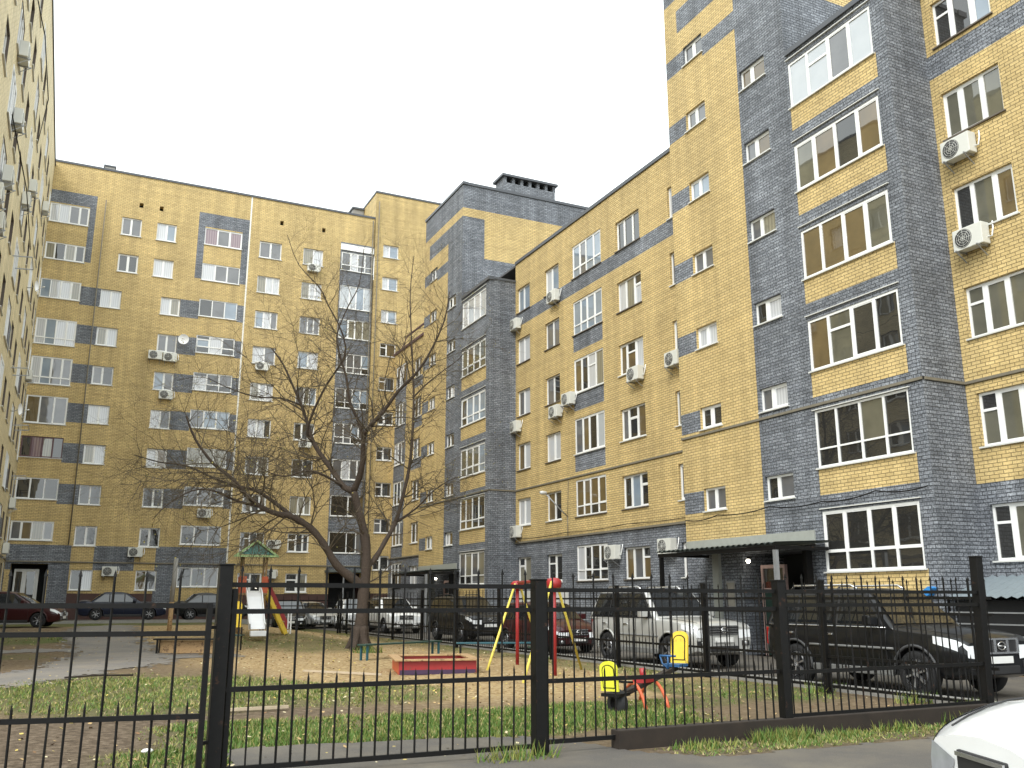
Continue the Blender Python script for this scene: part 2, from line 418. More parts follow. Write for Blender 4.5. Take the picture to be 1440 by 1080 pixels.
strip(RB, bX, 25.2, 41.3, 4.27, 4.35, -0.07, 0.05, 'ledge', 'ledge')
strip(RB, bX, 25.2, 41.3, 18.9, 19.06, -0.06, 0.3, 'flash', 'roof_edge')

# --- the near end (mostly outside the picture)
holes = []; patches = [(0, 99, 0, 4.36, 1), (0, 99, 15.4, 16.1, 1)]
for i, z in enumerate(SR):
    for a, b in ((13.3, 15.02), (10.5, 12.0), (6.6, 9.2)):
        holes.append((a, b, z + 0.12, z + 1.47))
facade(RB, bX, 2.0, 15.3, 0, 19.0, YG, patches, holes)
for i, z in enumerate(SR):
    w = [('g_dark', 4), ('g_warm', 2.5), ('g_oliverefl', 4), ('g_beige', 1)]
    if i == 5: w = HIGH
    for a, b in ((13.3, 15.02), (10.5, 12.0), (6.6, 9.2)):
        window(RB, bX, a, b, z + 0.12, z + 1.47, (0.33, 0.70), w, vent=() if i in (3, 4) else (2,), mw=0.12, sill='sill' if i < 4 else 'darksill')
strip(RB, bX, 2.0, 15.3, 6.86, 6.93, -0.05, 0.05, 'ledge', 'ledge')
strip(RB, bX, 2.0, 15.3, 18.9, 19.06, -0.06, 0.3, 'flash', 'roof_edge')

# --- a stair tower with its column of loggias; o = shift along the building
def tower(o, far):
    holes = []; patches = [(0, 99, 0, 30, 1), (21.3 + o, 25.2 + o, 3.45, 30, 0)]
    for i in range(6):
        z = SR[i] + (0.0 if i else -0.05); h = 1.62 if i in (0, 1) else 1.5
        holes.append((15.77 + o, 19.0 + o, z, z + h))
        if not (far and i == 5): patches.append((15.7 + o, 19.0 + o, z - 0.74, z, 0))
    lo = [4.43, 7.1, 9.82, 12.57, 15.26, 17.87, 20.6]
    for z in lo[:6]: holes.append((20.0 + o, 21.2 + o, z, z + 0.72))
    hi = [4.37, 7.05, 9.8, 12.47, 15.15, 17.87, 20.5]
    for i, z in enumerate(hi):
        holes.append((23.05 + o, 24.15 + o, z, z + 0.74)); patches.append((24.15 + o, 25.2 + o, z - 0.02, z + 0.68, 1))
    patches += [(21.2 + o, 23.05 + o, 20.3, 21.0, 1), (21.2 + o, 24.45 + o, 22.05, 22.98, 1), (15 + o, 25.2 + o, 22.98, 23.5, 0), (15 + o, 25.2 + o, 23.5, 30, 1)]
    door = (19.5 + o, 22.4 + o, 0, 2.95, 1.6)
    holes.append(door)
    facade(RB, tX, 19.1 + o, 25.2 + o, 0, 25.0, YG, patches, [h for h in holes if h[0] > 19.05 + o])
    facade(RB, tX, 15.3 + o, 19.1 + o, 0, 18.0, YG, patches, [h for h in holes if h[1] < 19.05 + o])
    for i in range(6):
        z = SR[i] + (0.0 if i else -0.05); h = 1.62 if i in (0, 1) else 1.5
        w = [('g_dark', 5), ('g_oliverefl', 3), ('g_warm', 1)] if i < 2 else [('g_beige', 1), ('g_oliverefl', 4), ('g_warm', 1.5), ('g_dark', 2), ('g_blue', .8)]
        pn = None
        if i == 5: pn = ['g_skyrefl', 'g_grey', 'g_skyrefl', 'g_skyrefl'] if not far else ['g_skyrefl', 'g_white', 'g_skyrefl', 'g_white']
        if i == 0 and far: pn = ['g_beige', 'g_grey', 'g_beige', 'g_grey']
        low = 0.5 if i < 2 else 0
        if far: low = 0.42 if i in (0, 1, 2, 3, 4) else 0
        window(RB, tX, 15.77 + o, 19.0 + o, z, z + h, (0.25, 0.5, 0.76), w, 'pvc', d=0.02, fb=0.07 if i > 1 else 0.06, mw=0.09 if i > 1 else 0.07, low=low, vent=(2,) if i in (2, 5) and not far else (), name='loggia_glazing', panes=pn, depth=0.08)
    for z in lo[:6]: window(RB, tX, 20.0 + o, 21.2 + o, z, z + 0.72, (0.58,), MIDW if not far else LOWW, mw=0.13, name='stair_window')
    for i, z in enumerate(hi):
        window(RB, tX, 23.05 + o, 24.15 + o, z, z + 0.74, (0.52,), (LOWW if i < 3 else MIDW), mw=0.13, name='stair_window')
    # flank that looks towards the camera, above the loggia roof
    fY = PY(19.1 + o)
    facade(RB, fY, 18.5, 28.0, 0, 25.0, YG, [(18.5, 28, 0, 30, 1), (18.5, 28, 22.98, 23.5, 0), (19.85, 28, 20.57, 23.5, 0)])
    facade(RB, PY(15.3 + o), 18.5, 20.0, 0, 18.0, YG, [(0, 99, 0, 30, 1)])
    mb = MB(); mb.box((18.5, 19.1 + o, 24.98), (28, 25.2 + o, 25.0)); mb.build('roof', M['roof'], RB, normals=False)
    mb = MB(); mb.box((18.5, 15.3 + o, 17.95), (20, 19.1 + o, 17.99)); mb.build('loggia_roof', M['roof'], RB, normals=False)
    facade(RB, PY(25.2 + o), 18.5, 28, 0, 25.0, YG); facade(RB, PX(28.0), 19.1 + o, 25.2 + o, 0, 25.0, YG)
    strip(RB, tX, 19.0 + o, 25.25 + o, 24.92, 25.08, -0.06, 0.25, 'flash', 'roof_edge')
    strip(RB, fY, 18.75, 28, 24.92, 25.08, -0.06, 0.25, 'flash', 'roof_edge')
    strip(RB, tX, 15.24 + o, 19.02 + o, 17.9, 18.06, -0.08, 0.25, 'flash', 'roof_edge')
    strip(RB, PY(15.3 + o), 18.8, 20.0, 17.93, 18.05, -0.05, 0.25, 'flash', 'roof_edge')
    strip(RB, tX, 15.3 + o, 25.2 + o, 6.86, 6.93, -0.05, 0.05, 'ledge', 'ledge')
    strip(RB, PY(15.3 + o), 18.55, 20.0, 6.862, 6.928, -0.05, 0.05, 'ledge', 'ledge')
    for i in range(6):
        z = SR[i] + 1.62; strip(RB, tX, 15.7 + o, 19.05 + o, z + 0.005, z + 0.03, -0.05, 0.03, 'sill', 'drip_edge')
    # ventilation stack on the roof
    mb = MB(); mb.box((21.1, 19.12 + o, 25.0), (24.5, 20.3 + o, 25.62)); mb.box((20.95, 18.98 + o, 25.98), (24.65, 20.45 + o, 26.12), 1)
    for k in range(7):
        x = 21.15 + k * 0.545; mb.box((x - 0.05, 19.14 + o, 25.62), (x + 0.13, 20.28 + o, 25.98))
    mb.box((21.3, 19.5 + o, 25.62), (24.4, 20.0 + o, 25.97), 2)
    mb.build('vent_stack', [M['grey'], M['flash'], M['blackgap']], RB, normals=False)
    # entrance: recess with a framed door, sheet canopy over it
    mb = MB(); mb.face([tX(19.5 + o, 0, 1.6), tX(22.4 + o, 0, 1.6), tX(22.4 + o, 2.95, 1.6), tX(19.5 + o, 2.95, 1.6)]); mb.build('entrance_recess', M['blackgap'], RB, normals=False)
    mb = MB()
    for a, b in (((21.0, 0, .35), (21.09, 2.6, .45)), ((21.95, 0, .35), (22.04, 2.6, .45)), ((21.09, 2.5, .35), (21.95, 2.6, .45)), ((21.09, 1.85, .35), (21.95, 1.93, .45))): mb.box((a[0] + o, a[1], a[2]), (b[0] + o, b[1], b[2]), 0, tX)
    dr = mb.build('entrance_door', M['pinkframe'], RB, normals=False)
    mb = MB(); mb.box((21.09 + o, 0.02, .38), (21.95 + o, 1.85, .43), 0, tX); mb.build('door_leaf', M['darkgreen'], dr, normals=False)
    mb = MB(); mb.box((21.09 + o, 1.93, .39), (21.95 + o, 2.5, .41), 0, tX); mb.build('fanlight', M['g_dark'], dr, normals=False)
    strip(RB, tX, 19.3 + o, 25.15 + o, 3.08, 3.46, -0.05, 0.02, 'fascia', 'fascia')
    strip(RB, tX, 23.45 + o, 23.75 + o, 0, 3.0, -0.12, 0.02, 'fascia', 'pilaster')
    mb = MB(); n = 46
    for k in range(n):
        y0, y1 = 18.7 + o + k * 5.4 / n, 18.7 + o + (k + 1) * 5.4 / n
        za, zb = (0.0, 0.035) if k % 2 else (0.035, 0.0)
        mb.face([(16.5, y0, 3.03 + za), (16.5, y1, 3.03 + zb), (18.44, y1, 3.12 + zb), (18.44, y0, 3.12 + za)])
        mb.face([(16.5, y0, 3.0 + za), (16.5, y1, 3.0 + zb), (18.44, y1, 3.09 + zb), (18.44, y0, 3.09 + za)])
    cp = mb.build('entrance_canopy', M['canopy'], RB, normals=False)
    mb = MB(); mb.box((16.55, 18.75 + o, 2.86), (16.65, 24.05 + o, 2.97)); mb.box((16.65, 18.75 + o, 2.88), (18.4, 18.83 + o, 2.97)); mb.box((16.65, 23.9 + o, 2.88), (18.4, 23.98 + o, 2.97)); mb.build('canopy_beam', M['black'], cp, normals=False)
    for y in (18.8, 23.95):
        mb = MB(); mb.box((16.55, y - .05 + o, 0), (16.66, y + .05 + o, 2.86)); mb.build('canopy_post', M['steel'] if y < 20 else M['black'], cp, normals=False)
    mb = MB(); mb.box((18.12, 19.32 + o, 0), (18.34, 19.45 + o, 2.9)); mb.build('side_screen', M['black'], cp, normals=False)
    lm = MB(); lm.lathe([(0.0, -.05), (.045, -.03), (.06, .02), (.045, .06), (0.0, .07)], 12, 0, 'z', (18.36, 22.0 + o, 2.7)); lm.lathe([(.02, .06), (.03, .1), (.03, .14)], 10, 1, 'z', (18.36, 22.0 + o, 2.7))
    lm.bar((18.36, 22.0 + o, 2.83), (18.5, 22.0 + o, 2.83), 0.03, mi=1)
    tag(lm.build('entrance_lamp', [M['bulb'], M['black']]), 'small lit bulb glowing under the ' + ('distant entrance canopy of the far grey stair tower' if far else 'corrugated entrance canopy of the near stair tower'), 'lamp')
    if not far:
        for y, wd, mt, lb in ((23.0, 0.42, 'paper', 'pale notice board beside the entrance door under the canopy'), (22.35 + .1, 0.36, 'board', None)):
            if lb is None: continue
            mb = MB(); mb.box((y - wd / 2, 1.35, -0.05), (y + wd / 2, 2.15, -0.005), 0, tX); mb.box((y - wd / 2 + .03, 1.4, -0.056), (y + wd / 2 - .03, 2.1, -0.0505), 1, tX)
            tag(mb.build('notice_board', [M['steel'], M[mt]], normals=False), lb, 'notice board')
tower(0.0, False); tower(26.0, True)

# --- the last stretch behind the far tower
holes = []; patches = [(0, 99, 0, 4.36, 1)]
cols = [('c', 58.75, 60.85, 1.6), ('b', 55.65, 57.1, 1.33), ('x', 52.4, 53.9, 1.33)]
for n, a, b, h in cols:
    for i, z in enumerate(SR):
        holes.append((a, b, z, z + h))
        if n == 'c': patches.append((a - 0.1, b + 0.1, z - 1.15, z, 1)); patches.append((a - .25, a, z - .2, z + h, 1))
        if n == 'b' and i in (3, 4, 5): patches.append((a - 2.0, b + 0.2, z - 0.7, z, 1))
facade(RB, bX, 51.2, 61.5, 0, 18.85, YG, patches, holes)
for n, a, b, h in cols:
    for i, z in enumerate(SR):
        w = LOWW if i < 3 else MIDW
        if n == 'c': window(RB, bX, a, b, z, z + h, (0.33, 0.66), w, d=0.03, mw=0.07, name='loggia_glazing')
        else: window(RB, bX, a, b, z, z + h, (0.5,), w)
strip(RB, bX, 51.2, 61.5, 18.75, 18.92, -0.08, 0.3, 'oldframe', 'roof_edge')
strip(RB, bX, 51.2, 61.5, 4.27, 4.35, -0.07, 0.05, 'ledge', 'ledge')
mb = MB()
for y in (52.0, 55.5, 60.5): mb.bar((20.1, y, 18.8), (20.6, y, 20.1), 0.06)
mb.bar((20.6, 52, 20.1), (20.6, 60.5, 20.1), 0.1); mb.build('roof_rail', M['oldframe'], RB, normals=False)
# body behind the facades
for y0, y1, z in ((2, 19.1, 18.94), (25.2, 45.1, 18.94), (51.2, 61.4, 18.8)):
    mb = MB(); mb.box((20.02, y0 + .02, z - 0.1), (32, y1 - .02, z)); mb.build('roof', M['roof'], RB, normals=False)
    facade(RB, PX(32.0), y0, y1, 0, z, YG)
facade(RB, PY(2.0), 20, 32, 0, 19, YG)

# ================================================================= the building across the end of the yard
BB = empty('apartment_building', (0, 0, 0), 0, 'yellow brick apartment building across the far end, white joint line down its front', 'building')
YG2 = [M['yellow'], M['grey'], M['plinth'], M['joint']]
kY = PY(61.5)
SB = [24.86, 22.31, 19.78, 17.26, 14.72, 12.22, 9.71, 7.21, 4.74, 2.14]
holes = []; patches = [(-4, 9.2, 3.82, 4.76, 1), (0.2, 1.45, 0, 4.76, 0), (1.45, 3.75, 3.3, 3.82, 1), (3.75, 4.95, 2.1, 4.76, 0), (4.95, 9.2, 2.42, 4.8, 1), (-0.9, 0.2, 0, 4.7, 1), (-3.3, -0.9, 3.3, 4.7, 1), (0.2, 18.1, 0, 1.95, 2), (4.95, 6.0, 1.4, 2.5, 1), (6.0, 8.8, 1.2, 2.42, 0)]
patches += [(-3.3, -0.5, 26.35, 27.2, 1), (-0.87, -0.5, 22.6, 27.2, 1), (5.85, 9.2, 26.35, 27.35, 1), (5.85, 6.3, 22.6, 27.3, 1), (8.77, 9.2, 22.6, 27.3, 1)]
wins = []
rowA = [(25.03, 26.3), (22.52, 23.65), (19.97, 21.2), (16.97, 18.63), (14.45, 16.18), (12.0, 13.72), (9.92, 11.2), (7.42, 8.7), (5.0, 6.13)]
for i, (a, b) in enumerate(rowA): wins.append(('A', i, -3.17, -0.88, a, b))
for i, z in enumerate(SB):
    h = 1.2
    if i < 2: wins += [('B', i, 1.08, 2.3, z, z + 1.24), ('C', i, 3.25, 4.48, z, z + 1.24)]
    else: wins += [('B', i, 0.28, 1.5, z, z + h), ('C', i, 3.9, 5.1, z, z + h)]
    wins.append(('D', i, 6.3, 8.77, z + 0.22, z + 1.42))
    if 2 <= i <= 7: patches += [(-0.88, 0.28, z - 0.02, z + 1.2, 1), (5.1, 6.3, z - 0.02, z + 1.2, 1), (8.77, 9.2, z + 0.1, z + 1.3, 1)]
    wins += [('E', i, 9.97, 11.5, z - 0.1, z + 1.12), ('F', i, 13.03, 14.45, z - 0.1, z + 1.12)]
    if i < 9:
        wins.append(('G', i, 15.78, 18.12, z - (0.1 if i != 1 else 0.42), z + 1.32))
patches += [(15.7, 18.17, 3.5, 26.9, 1), (9.2, 9.3, 3.9, 29.3, 3)]
for q in wins: holes.append(q[2:6])
for x, z in ((2.16, 27.1), (3.42, 27.1), (11.4, 27.55), (14.4, 27.55)): holes.append((x - .12, x + .12, z - .16, z + .16, 0.5))
holes += [(-2.9, -0.95, 0.3, 3.65, 1.3), (15.9, 18.0, 0.3, 3.3, 1.4)]
facade(BB, kY, -3.2, 18.2, 0, 29.2, YG2, patches, holes)
for c, i, a, b, z0, z1 in wins:
    w = HIGH if i < 5 else (MIDW if i < 7 else LOWW)
    if c in 'AD':
        fr = 'oldframe' if (c == 'A' and i == 6) else 'pvc'
        pn = ['g_mauve', 'g_grey', 'g_mauve'] if (c == 'D' and i == 0) else None
        if c == 'A' and i == 6: pn = ['g_dark', 'g_mauve', 'g_beige', 'g_dark']
        mu = (0.34, 0.67) if (c == 'D' or i in (5, 7)) else (0.25, 0.5, 0.76)
        window(BB, kY, a, b, z0, z1, mu, w, fr, d=0.03, mw=0.06, fb=0.055, low=0.4 if c == 'A' and i in (3, 4) or c == 'D' and i in (3, 4) else 0, vent=(0,) if c == 'D' and i in (3, 4) else (), panes=pn, name='loggia_glazing')
    elif c == 'G':
        window(BB, kY, a, b, z0, z1, (0.3, 0.52, 0.76) if i < 7 else (0.52, 0.8), w, d=0.03, mw=0.06, fb=0.055, low=0.4 if i in (0, 3, 4, 5) else 0, name='loggia_glazing', panes=['g_skyrefl', 'g_skyrefl', 'g_blue', 'g_skyrefl'] if i == 1 else None)
    else:
        mu = (0.5,) if c in 'BC' else ((0.4, 0.7) if i % 3 else (0.52,))
        window(BB, kY, a, b, z0, z1, mu, w, mw=0.085, vent=(0,) if (c in 'EF' and i > 7) else ())
for x, z in ((2.16, 27.1), (3.42, 27.1), (11.4, 27.55), (14.4, 27.55)):
    strip(BB, kY, x - .12, x + .12, z - .16, z + .16, 0.45, 0.48, 'blackgap', 'vent_opening')
strip(BB, kY, -3.2, 18.2, 3.74, 3.82, -0.07, 0.05, 'ledge', 'ledge')
strip(BB, kY, 15.7, 18.17, 26.3, 26.75, -0.08, 0.01, 'pvc', 'loggia_hood')
strip(BB, kY, -3.2, 18.2, 29.12, 29.26, -0.06, 0.3, 'flash', 'roof_edge')
# entrances
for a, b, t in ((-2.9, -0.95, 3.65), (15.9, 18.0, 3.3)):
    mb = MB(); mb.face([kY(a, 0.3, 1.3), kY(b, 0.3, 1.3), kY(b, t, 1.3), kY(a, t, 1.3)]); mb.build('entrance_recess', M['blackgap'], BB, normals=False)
mb = MB(); mb.box((-2.7, 0.3, .5), (-2.6, 3.35, .6), 0, kY); mb.box((-1.5, 0.3, .5), (-1.4, 3.35, .6), 0, kY); mb.box((-2.6, 3.2, .5), (-1.5, 3.35, .6), 0, kY); mb.box((-2.28, 0.3, .5), (-2.14, 3.2, .6), 0, kY)
mb.box((-2.6, 0.3, .52), (-2.28, 1.5, .58), 0, kY); mb.box((-2.14, 0.3, .52), (-1.5, 1.5, .58), 0, kY)
mb.box((-2.14, 1.5, .52), (-2.04, 3.2, .58), 0, kY); mb.box((-1.6, 1.5, .52), (-1.5, 3.2, .58), 0, kY)
dr = mb.build('entrance_door', M['door'], BB, normals=False)
mb = MB(); mb.box((-2.6, 1.5, .54), (-2.28, 3.2, .56), 0, kY); mb.box((-2.04, 1.5, .54), (-1.6, 3.2, .56), 0, kY); mb.build('pane', M['g_dark'], dr, normals=False)
mb = MB(); mb.box((15.6, 3.35, -1.3), (18.15, 3.5, -0.01), 0, kY); mb.build('entrance_canopy', M['canopy'], BB, normals=False)
strip(BB, kY, 16.55, 16.63, 0.2, 3.34, -1.2, -1.12, 'steel', 'canopy_post')
# corner tower
qY = PY(61.4)
SH = [26.22 - 2.52 * i for i in range(10)]
hh = [(18.86, 20.05, z, z + 0.98) for z in SH]
facade(BB, qY, 18.2, 27.0, 0, 31.3, YG2, [(18.2, 27, 0, 2.0, 2)], hh)
for i, q in enumerate(hh): window(BB, qY, *q, (0.42,), HIGH if i < 3 else [('g_dark', 4), ('g_warm', 1), ('g_grey', 1)], mw=0.09, vent=(0,) if i >= 3 else (), panes=['g_white', 'g_blue'] if i < 3 else None)
facade(BB, PX(18.2), 61.4, 72, 29.2, 31.3, YG2)
strip(BB, qY, 18.15, 27.0, 31.22, 31.36, -0.05, 0.3, 'flash', 'roof_edge')
strip(BB, PX(18.2), 61.7, 72, 31.2, 31.35, -0.05, 0.3, 'flash', 'roof_edge')
mb = MB(); mb.box((-3.2, 61.6, 29.0), (18.15, 74, 29.1)); mb.box((18.25, 61.5, 31.15), (27, 74, 31.2)); mb.build('roof', M['roof'], BB, normals=False)
mb = MB(); mb.box((17.3, 64.5, 29.1), (18.15, 66, 31.0)); mb.box((17.2, 64.4, 31.0), (18.17, 66.1, 31.15), 1); mb.build('chimney', [M['concrete'], M['flash']], BB, normals=False)
mb = MB(); mb.box((-0.3, 63, 29.1), (0.35, 64, 30.1)); mb.box((-0.36, 62.95, 30.1), (0.41, 64.05, 30.2), 1); mb.build('chimney', [M['concrete'], M['flash']], BB, normals=False)
facade(BB, PY(74.0), -3.2, 27, 0, 29, YG2); facade(BB, PX(27.0), 61.4, 74, 0, 31.3, YG2); facade(BB, PX(-3.2), 61.6, 74, 27, 29.2, YG2)
# pipes on the fronts
for x, z0, z1 in ((0.02, 4.8, 27.0), (18.02, 3.6, 28.9), (18.42, 3.0, 30.5)):
    mb = MB(); mb.tube([(x, 61.37 if x < 18.2 else 61.28, z0), (x, 61.37 if x < 18.2 else 61.28, z1)], 0.04, 6); mb.build('pipe', M['ledge'], BB)

# ================================================================= the building on the left, seen almost edge on
LB = empty('apartment_building', (0, 0, 0), 0, 'tall haze-paled brick apartment building along the left edge of the picture, seen almost edge on', 'building')
lX = PX(-3.2, -1)
YGL = [M['pale'], M['grey'], M['plinth'], M['shadereveal']]
holes = []; lw = []
for i in range(10):
    z = 2.2 + 2.52 * i
    for k, y in enumerate((28.2, 31.4, 34.6, 37.6, 41.0, 44.4, 47.6, 51.0, 54.2, 57.4, 59.9)):
        wd = (1.3, 2.0, 1.3)[k % 3]; dz = (0, -.25, 0)[k % 3]
        if y > 59: wd = 0.9
        lw.append((i, k, y, y + wd, z + dz, z + 1.35 + (0.15 if k % 3 == 1 else 0)))
for q in lw: holes.append(q[2:6])
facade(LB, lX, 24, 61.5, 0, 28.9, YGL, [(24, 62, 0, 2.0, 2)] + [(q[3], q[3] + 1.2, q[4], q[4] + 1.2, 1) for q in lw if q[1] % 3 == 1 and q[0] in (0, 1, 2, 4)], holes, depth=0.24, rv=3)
for i, k, a, b, z0, z1 in lw:
    if k % 3 == 1: window(LB, lX, a, b, z0, z1, (0.33, 0.67), MIDW, d=-0.02 if (i + k) % 2 else 0.03, mw=0.07, name='loggia_glazing', depth=0.1)
    else: window(LB, lX, a, b, z0, z1, (0.5,), LOWW, d=0.17 if (i + k) % 3 else 0.08)
strip(LB, lX, 24, 61.5, 28.8, 28.96, -0.06, 0.3, 'flash', 'roof_edge')
strip(LB, lX, 24, 61.5, 3.8, 3.9, -0.05, 0.03, 'ledge', 'ledge')
mb = MB(); mb.box((-15, 24, 28.7), (-3.4, 61.5, 28.8)); mb.build('roof', M['roof'], LB, normals=False)
facade(LB, PY(24.0), -15, -3.2, 0, 28.9, YGL); facade(LB, PX(-15), 24, 74, 0, 28.9, YGL)
mb = MB()
for y, z in ((40.3, 15.2), (46.8, 12.0), (53.2, 10.4), (57.0, 8.2)):
    mb.bar((-3.2, y, z), (-2.5, y, z + .05), 0.04); mb.bar((-2.5, y, z + .05), (-2.5, y + 1.6, z + .05), 0.03); mb.bar((-3.2, y + 1.6, z), (-2.5, y + 1.6, z + .05), 0.04)
mb.build('drying_rack', M['steel'], LB, normals=False)
mb = MB(); mb.tube([(-3.1, 31, 22.5), (-2.6, 34, 21.6), (-2.5, 38, 21.2), (-3.1, 44, 22.0)], 0.02, 5); mb.tube([(-3.1, 32, 17.3), (-2.7, 36, 16.4), (-2.9, 45, 17.2)], 0.02, 5); mb.build('cable', M['black'], LB)
# ---------------------------------------------------------------- ground
def at(x, y, d):
    """point of the real place on the sight line through photo pixel x, y at d metres in front of the camera"""
    r = fw + rt * ((x - 720) / F) - upv * ((y - 540) / F)
    f = Vector((math.sin(YAW), math.cos(YAW), 0)); return Vector((0, 0, H)) + r * (d / r.dot(f))
def sm(a, b, x):
    t = max(0.0, min(1.0, (x - a) / (b - a))); return t * t * (3 - 2 * t)
def hsh(i, j): 
    n = (i * 374761393 + j * 668265263) & 0xffffffff; n = ((n ^ (n >> 13)) * 1274126177) & 0xffffffff
    return ((n ^ (n >> 16)) & 0xffff) / 65535.0
def vn(x, y):
    i, j = math.floor(x), math.floor(y); u, v = x - i, y - j; u = u * u * (3 - 2 * u); v = v * v * (3 - 2 * v)
    return (hsh(i, j) * (1 - u) + hsh(i + 1, j) * u) * (1 - v) + (hsh(i, j + 1) * (1 - u) + hsh(i + 1, j + 1) * u) * v
def fbm(x, y): return vn(x, y) * .5 + vn(x * 2.1 + 7, y * 2.1) * .28 + vn(x * 4.3, y * 4.3 + 3) * .22
def gz(x, y):
    base = 0.42 * sm(27, 41, y) * (1 - sm(7.5, 12.0, x))
    if -12 < x < 12.2 and 9.3 < y < 48: base += (fbm(x * .8, y * .8) - .5) * 0.10 * sm(9.3, 10.5, y)
    return base
def ell(x, y, cx, cy, rx, ry): return max(0.0, 1 - ((x - cx) / rx) ** 2 - ((y - cy) / ry) ** 2)
def seg(x, y, a, b):
    dx, dy = b[0] - a[0], b[1] - a[1]; t = max(0, min(1, ((x - a[0]) * dx + (y - a[1]) * dy) / (dx * dx + dy * dy)))
    return math.hypot(x - a[0] - dx * t, y - a[1] - dy * t)
def cover(x, y):
    """how green, how muddy, how leaf-strewn the yard is at x, y"""
    n = fbm(x * 1.3 + 20, y * 1.3); n2 = fbm(x * .5 + 3, y * .5 + 9)
    g = 0.0
    g = max(g, 1.5 * sm(0.9, 1.9, x) * (1 - sm(7.5, 8.6, x)) * sm(10.3, 10.7, y) * (1 - sm(12.6, 13.6, y)))
    g = max(g, 1.0 * sm(0.2, 1.2, x) * sm(8.9, 9.6, y) * (1 - sm(10.6, 11.6, y)) * (1 - sm(1.7, 2.2, x)))
    g = max(g, .85 * min(1, 2 * ell(x, y, 1.6, 18.2, 3.2, 4.3)), .75 * min(1, 2 * ell(x, y, 4.6, 16.4, 2.2, 2.3)))
    g = max(g, .55 * min(1, 2 * ell(x, y, 7.5, 33, 2.5, 5)), .65 * min(1, 2 * ell(x, y, 11.2, 14.2, 1.6, 2.6)), .6 * sm(10.6, 12.0, x) * sm(14, 18, y))
    g = max(g, .9 * min(1, 2 * ell(x, y, -1.5, 36.5, 2.6, 3.2)), .8 * sm(46.5, 47.5, y), .5 * min(1, 2 * ell(x, y, 8.2, 12.6, 2.4, .9)), .55 * min(1, 2 * ell(x, y, -1.5, 29.8, 1.6, 1.2)))
    g = max(g, .45 * sm(5.9, 6.5, x) * (1 - sm(8.95, 9.05, y)) * sm(8.2, 8.5, y), .5 * (1 - sm(-3.0, -2.2, x)))
    g = max(0, min(1, g * (0.05 + 1.65 * n)))
    mud = (1 - sm(1.6, 2.6, x)) * sm(9, 10, y) * (1 - sm(13.6, 15, y)) + .8 * min(1, 2 * ell(x, y, 3.3, 14.2, 2.6, .8)) + .7 * (1 - sm(.5, 1.5, abs(x - 1))) * sm(9, 10, y) * (1 - sm(14, 16, y))
    mud += .9 * sm(5.6, 6.2, x) * (1 - sm(9.0, 9.1, y)) * sm(8.0, 8.2, y)
    mud = max(0, min(1, mud * (0.6 + .9 * n2))) * (1 - .8 * g)
    leaf = max(0, min(1, sm(12.5, 15.5, y + 2.2 * (n2 - .5)) * sm(2.5, 5.5, x + (y - 20) * .12) * (0.75 + .6 * n))) * (1 - .85 * g) * (1 - sm(46, 48, y))
    return g, mud, leaf

m, nt, b = new_mat('yard_soil')
at_ = nd(nt, 'ShaderNodeAttribute', attribute_name='cover'); sp = nd(nt, 'ShaderNodeSeparateColor'); nt.links.new(at_.outputs['Color'], sp.inputs[0])
tc = nd(nt, 'ShaderNodeTexCoord')
def noi(sc, det=5, rg=.6):
    n = nd(nt, 'ShaderNodeTexNoise'); n.inputs['Scale'].default_value = sc; n.inputs['Detail'].default_value = det; n.inputs['Roughness'].default_value = rg
    nt.links.new(tc.outputs['Object'], n.inputs['Vector']); return n
def ramp(src, stops):
    r = nd(nt, 'ShaderNodeValToRGB'); e = r.color_ramp.elements
    while len(e) < len(stops): e.new(0.5)
    for k, (p, c) in enumerate(stops): e[k].position = p; e[k].color = (*c, 1)
    nt.links.new(src, r.inputs[0]); return r
def mixc(f, a, c):
    x = nd(nt, 'ShaderNodeMix', data_type='RGBA'); nt.links.new(f, x.inputs[0]); nt.links.new(a, x.inputs[6]); nt.links.new(c, x.inputs[7]); return x.outputs[2]
n1, n2, n3 = noi(9), noi(45, 3), noi(2.2)
vor = nd(nt, 'ShaderNodeTexVoronoi'); vor.inputs['Scale'].default_value = 17; nt.links.new(tc.outputs['Object'], vor.inputs['Vector'])
soil = ramp(n1.outputs['Fac'], [(0.3, (.105, .075, .045)), (0.55, (.175, .128, .078)), (0.75, (.24, .185, .12))])
mudc = ramp(n1.outputs['Fac'], [(0.3, (.060, .044, .029)), (0.5, (.12, .088, .060)), (0.75, (.23, .18, .13))])
leafc = ramp(vor.outputs['Color'], [(0.15, (.24, .16, .075)), (0.45, (.35, .245, .12)), (0.65, (.39, .285, .15)), (0.9, (.45, .35, .20))])
grassc = ramp(n2.outputs['Fac'], [(0.3, (.030, .045, .012)), (0.5, (.085, .105, .030)), (0.72, (.17, .165, .055))])
c = mixc(sp.outputs[1], soil.outputs[0], mudc.outputs[0]); c = mixc(sp.outputs[2], c, leafc.outputs[0]); c = mixc(sp.outputs[0], c, grassc.outputs[0])
nt.links.new(c, b.inputs['Base Color']); b.inputs['Roughness'].default_value = 0.95; b.inputs['Specular IOR Level'].default_value = 0.2
bp = nd(nt, 'ShaderNodeBump'); bp.inputs['Strength'].default_value = .9; bp.inputs['Distance'].default_value = .04
ad = nd(nt, 'ShaderNodeMath', operation='ADD'); nt.links.new(n1.outputs['Fac'], ad.inputs[0]); nt.links.new(n2.outputs['Fac'], ad.inputs[1])
nt.links.new(ad.outputs[0], bp.inputs['Height']); nt.links.new(bp.outputs['Normal'], b.inputs['Normal'])
M['soil'] = m

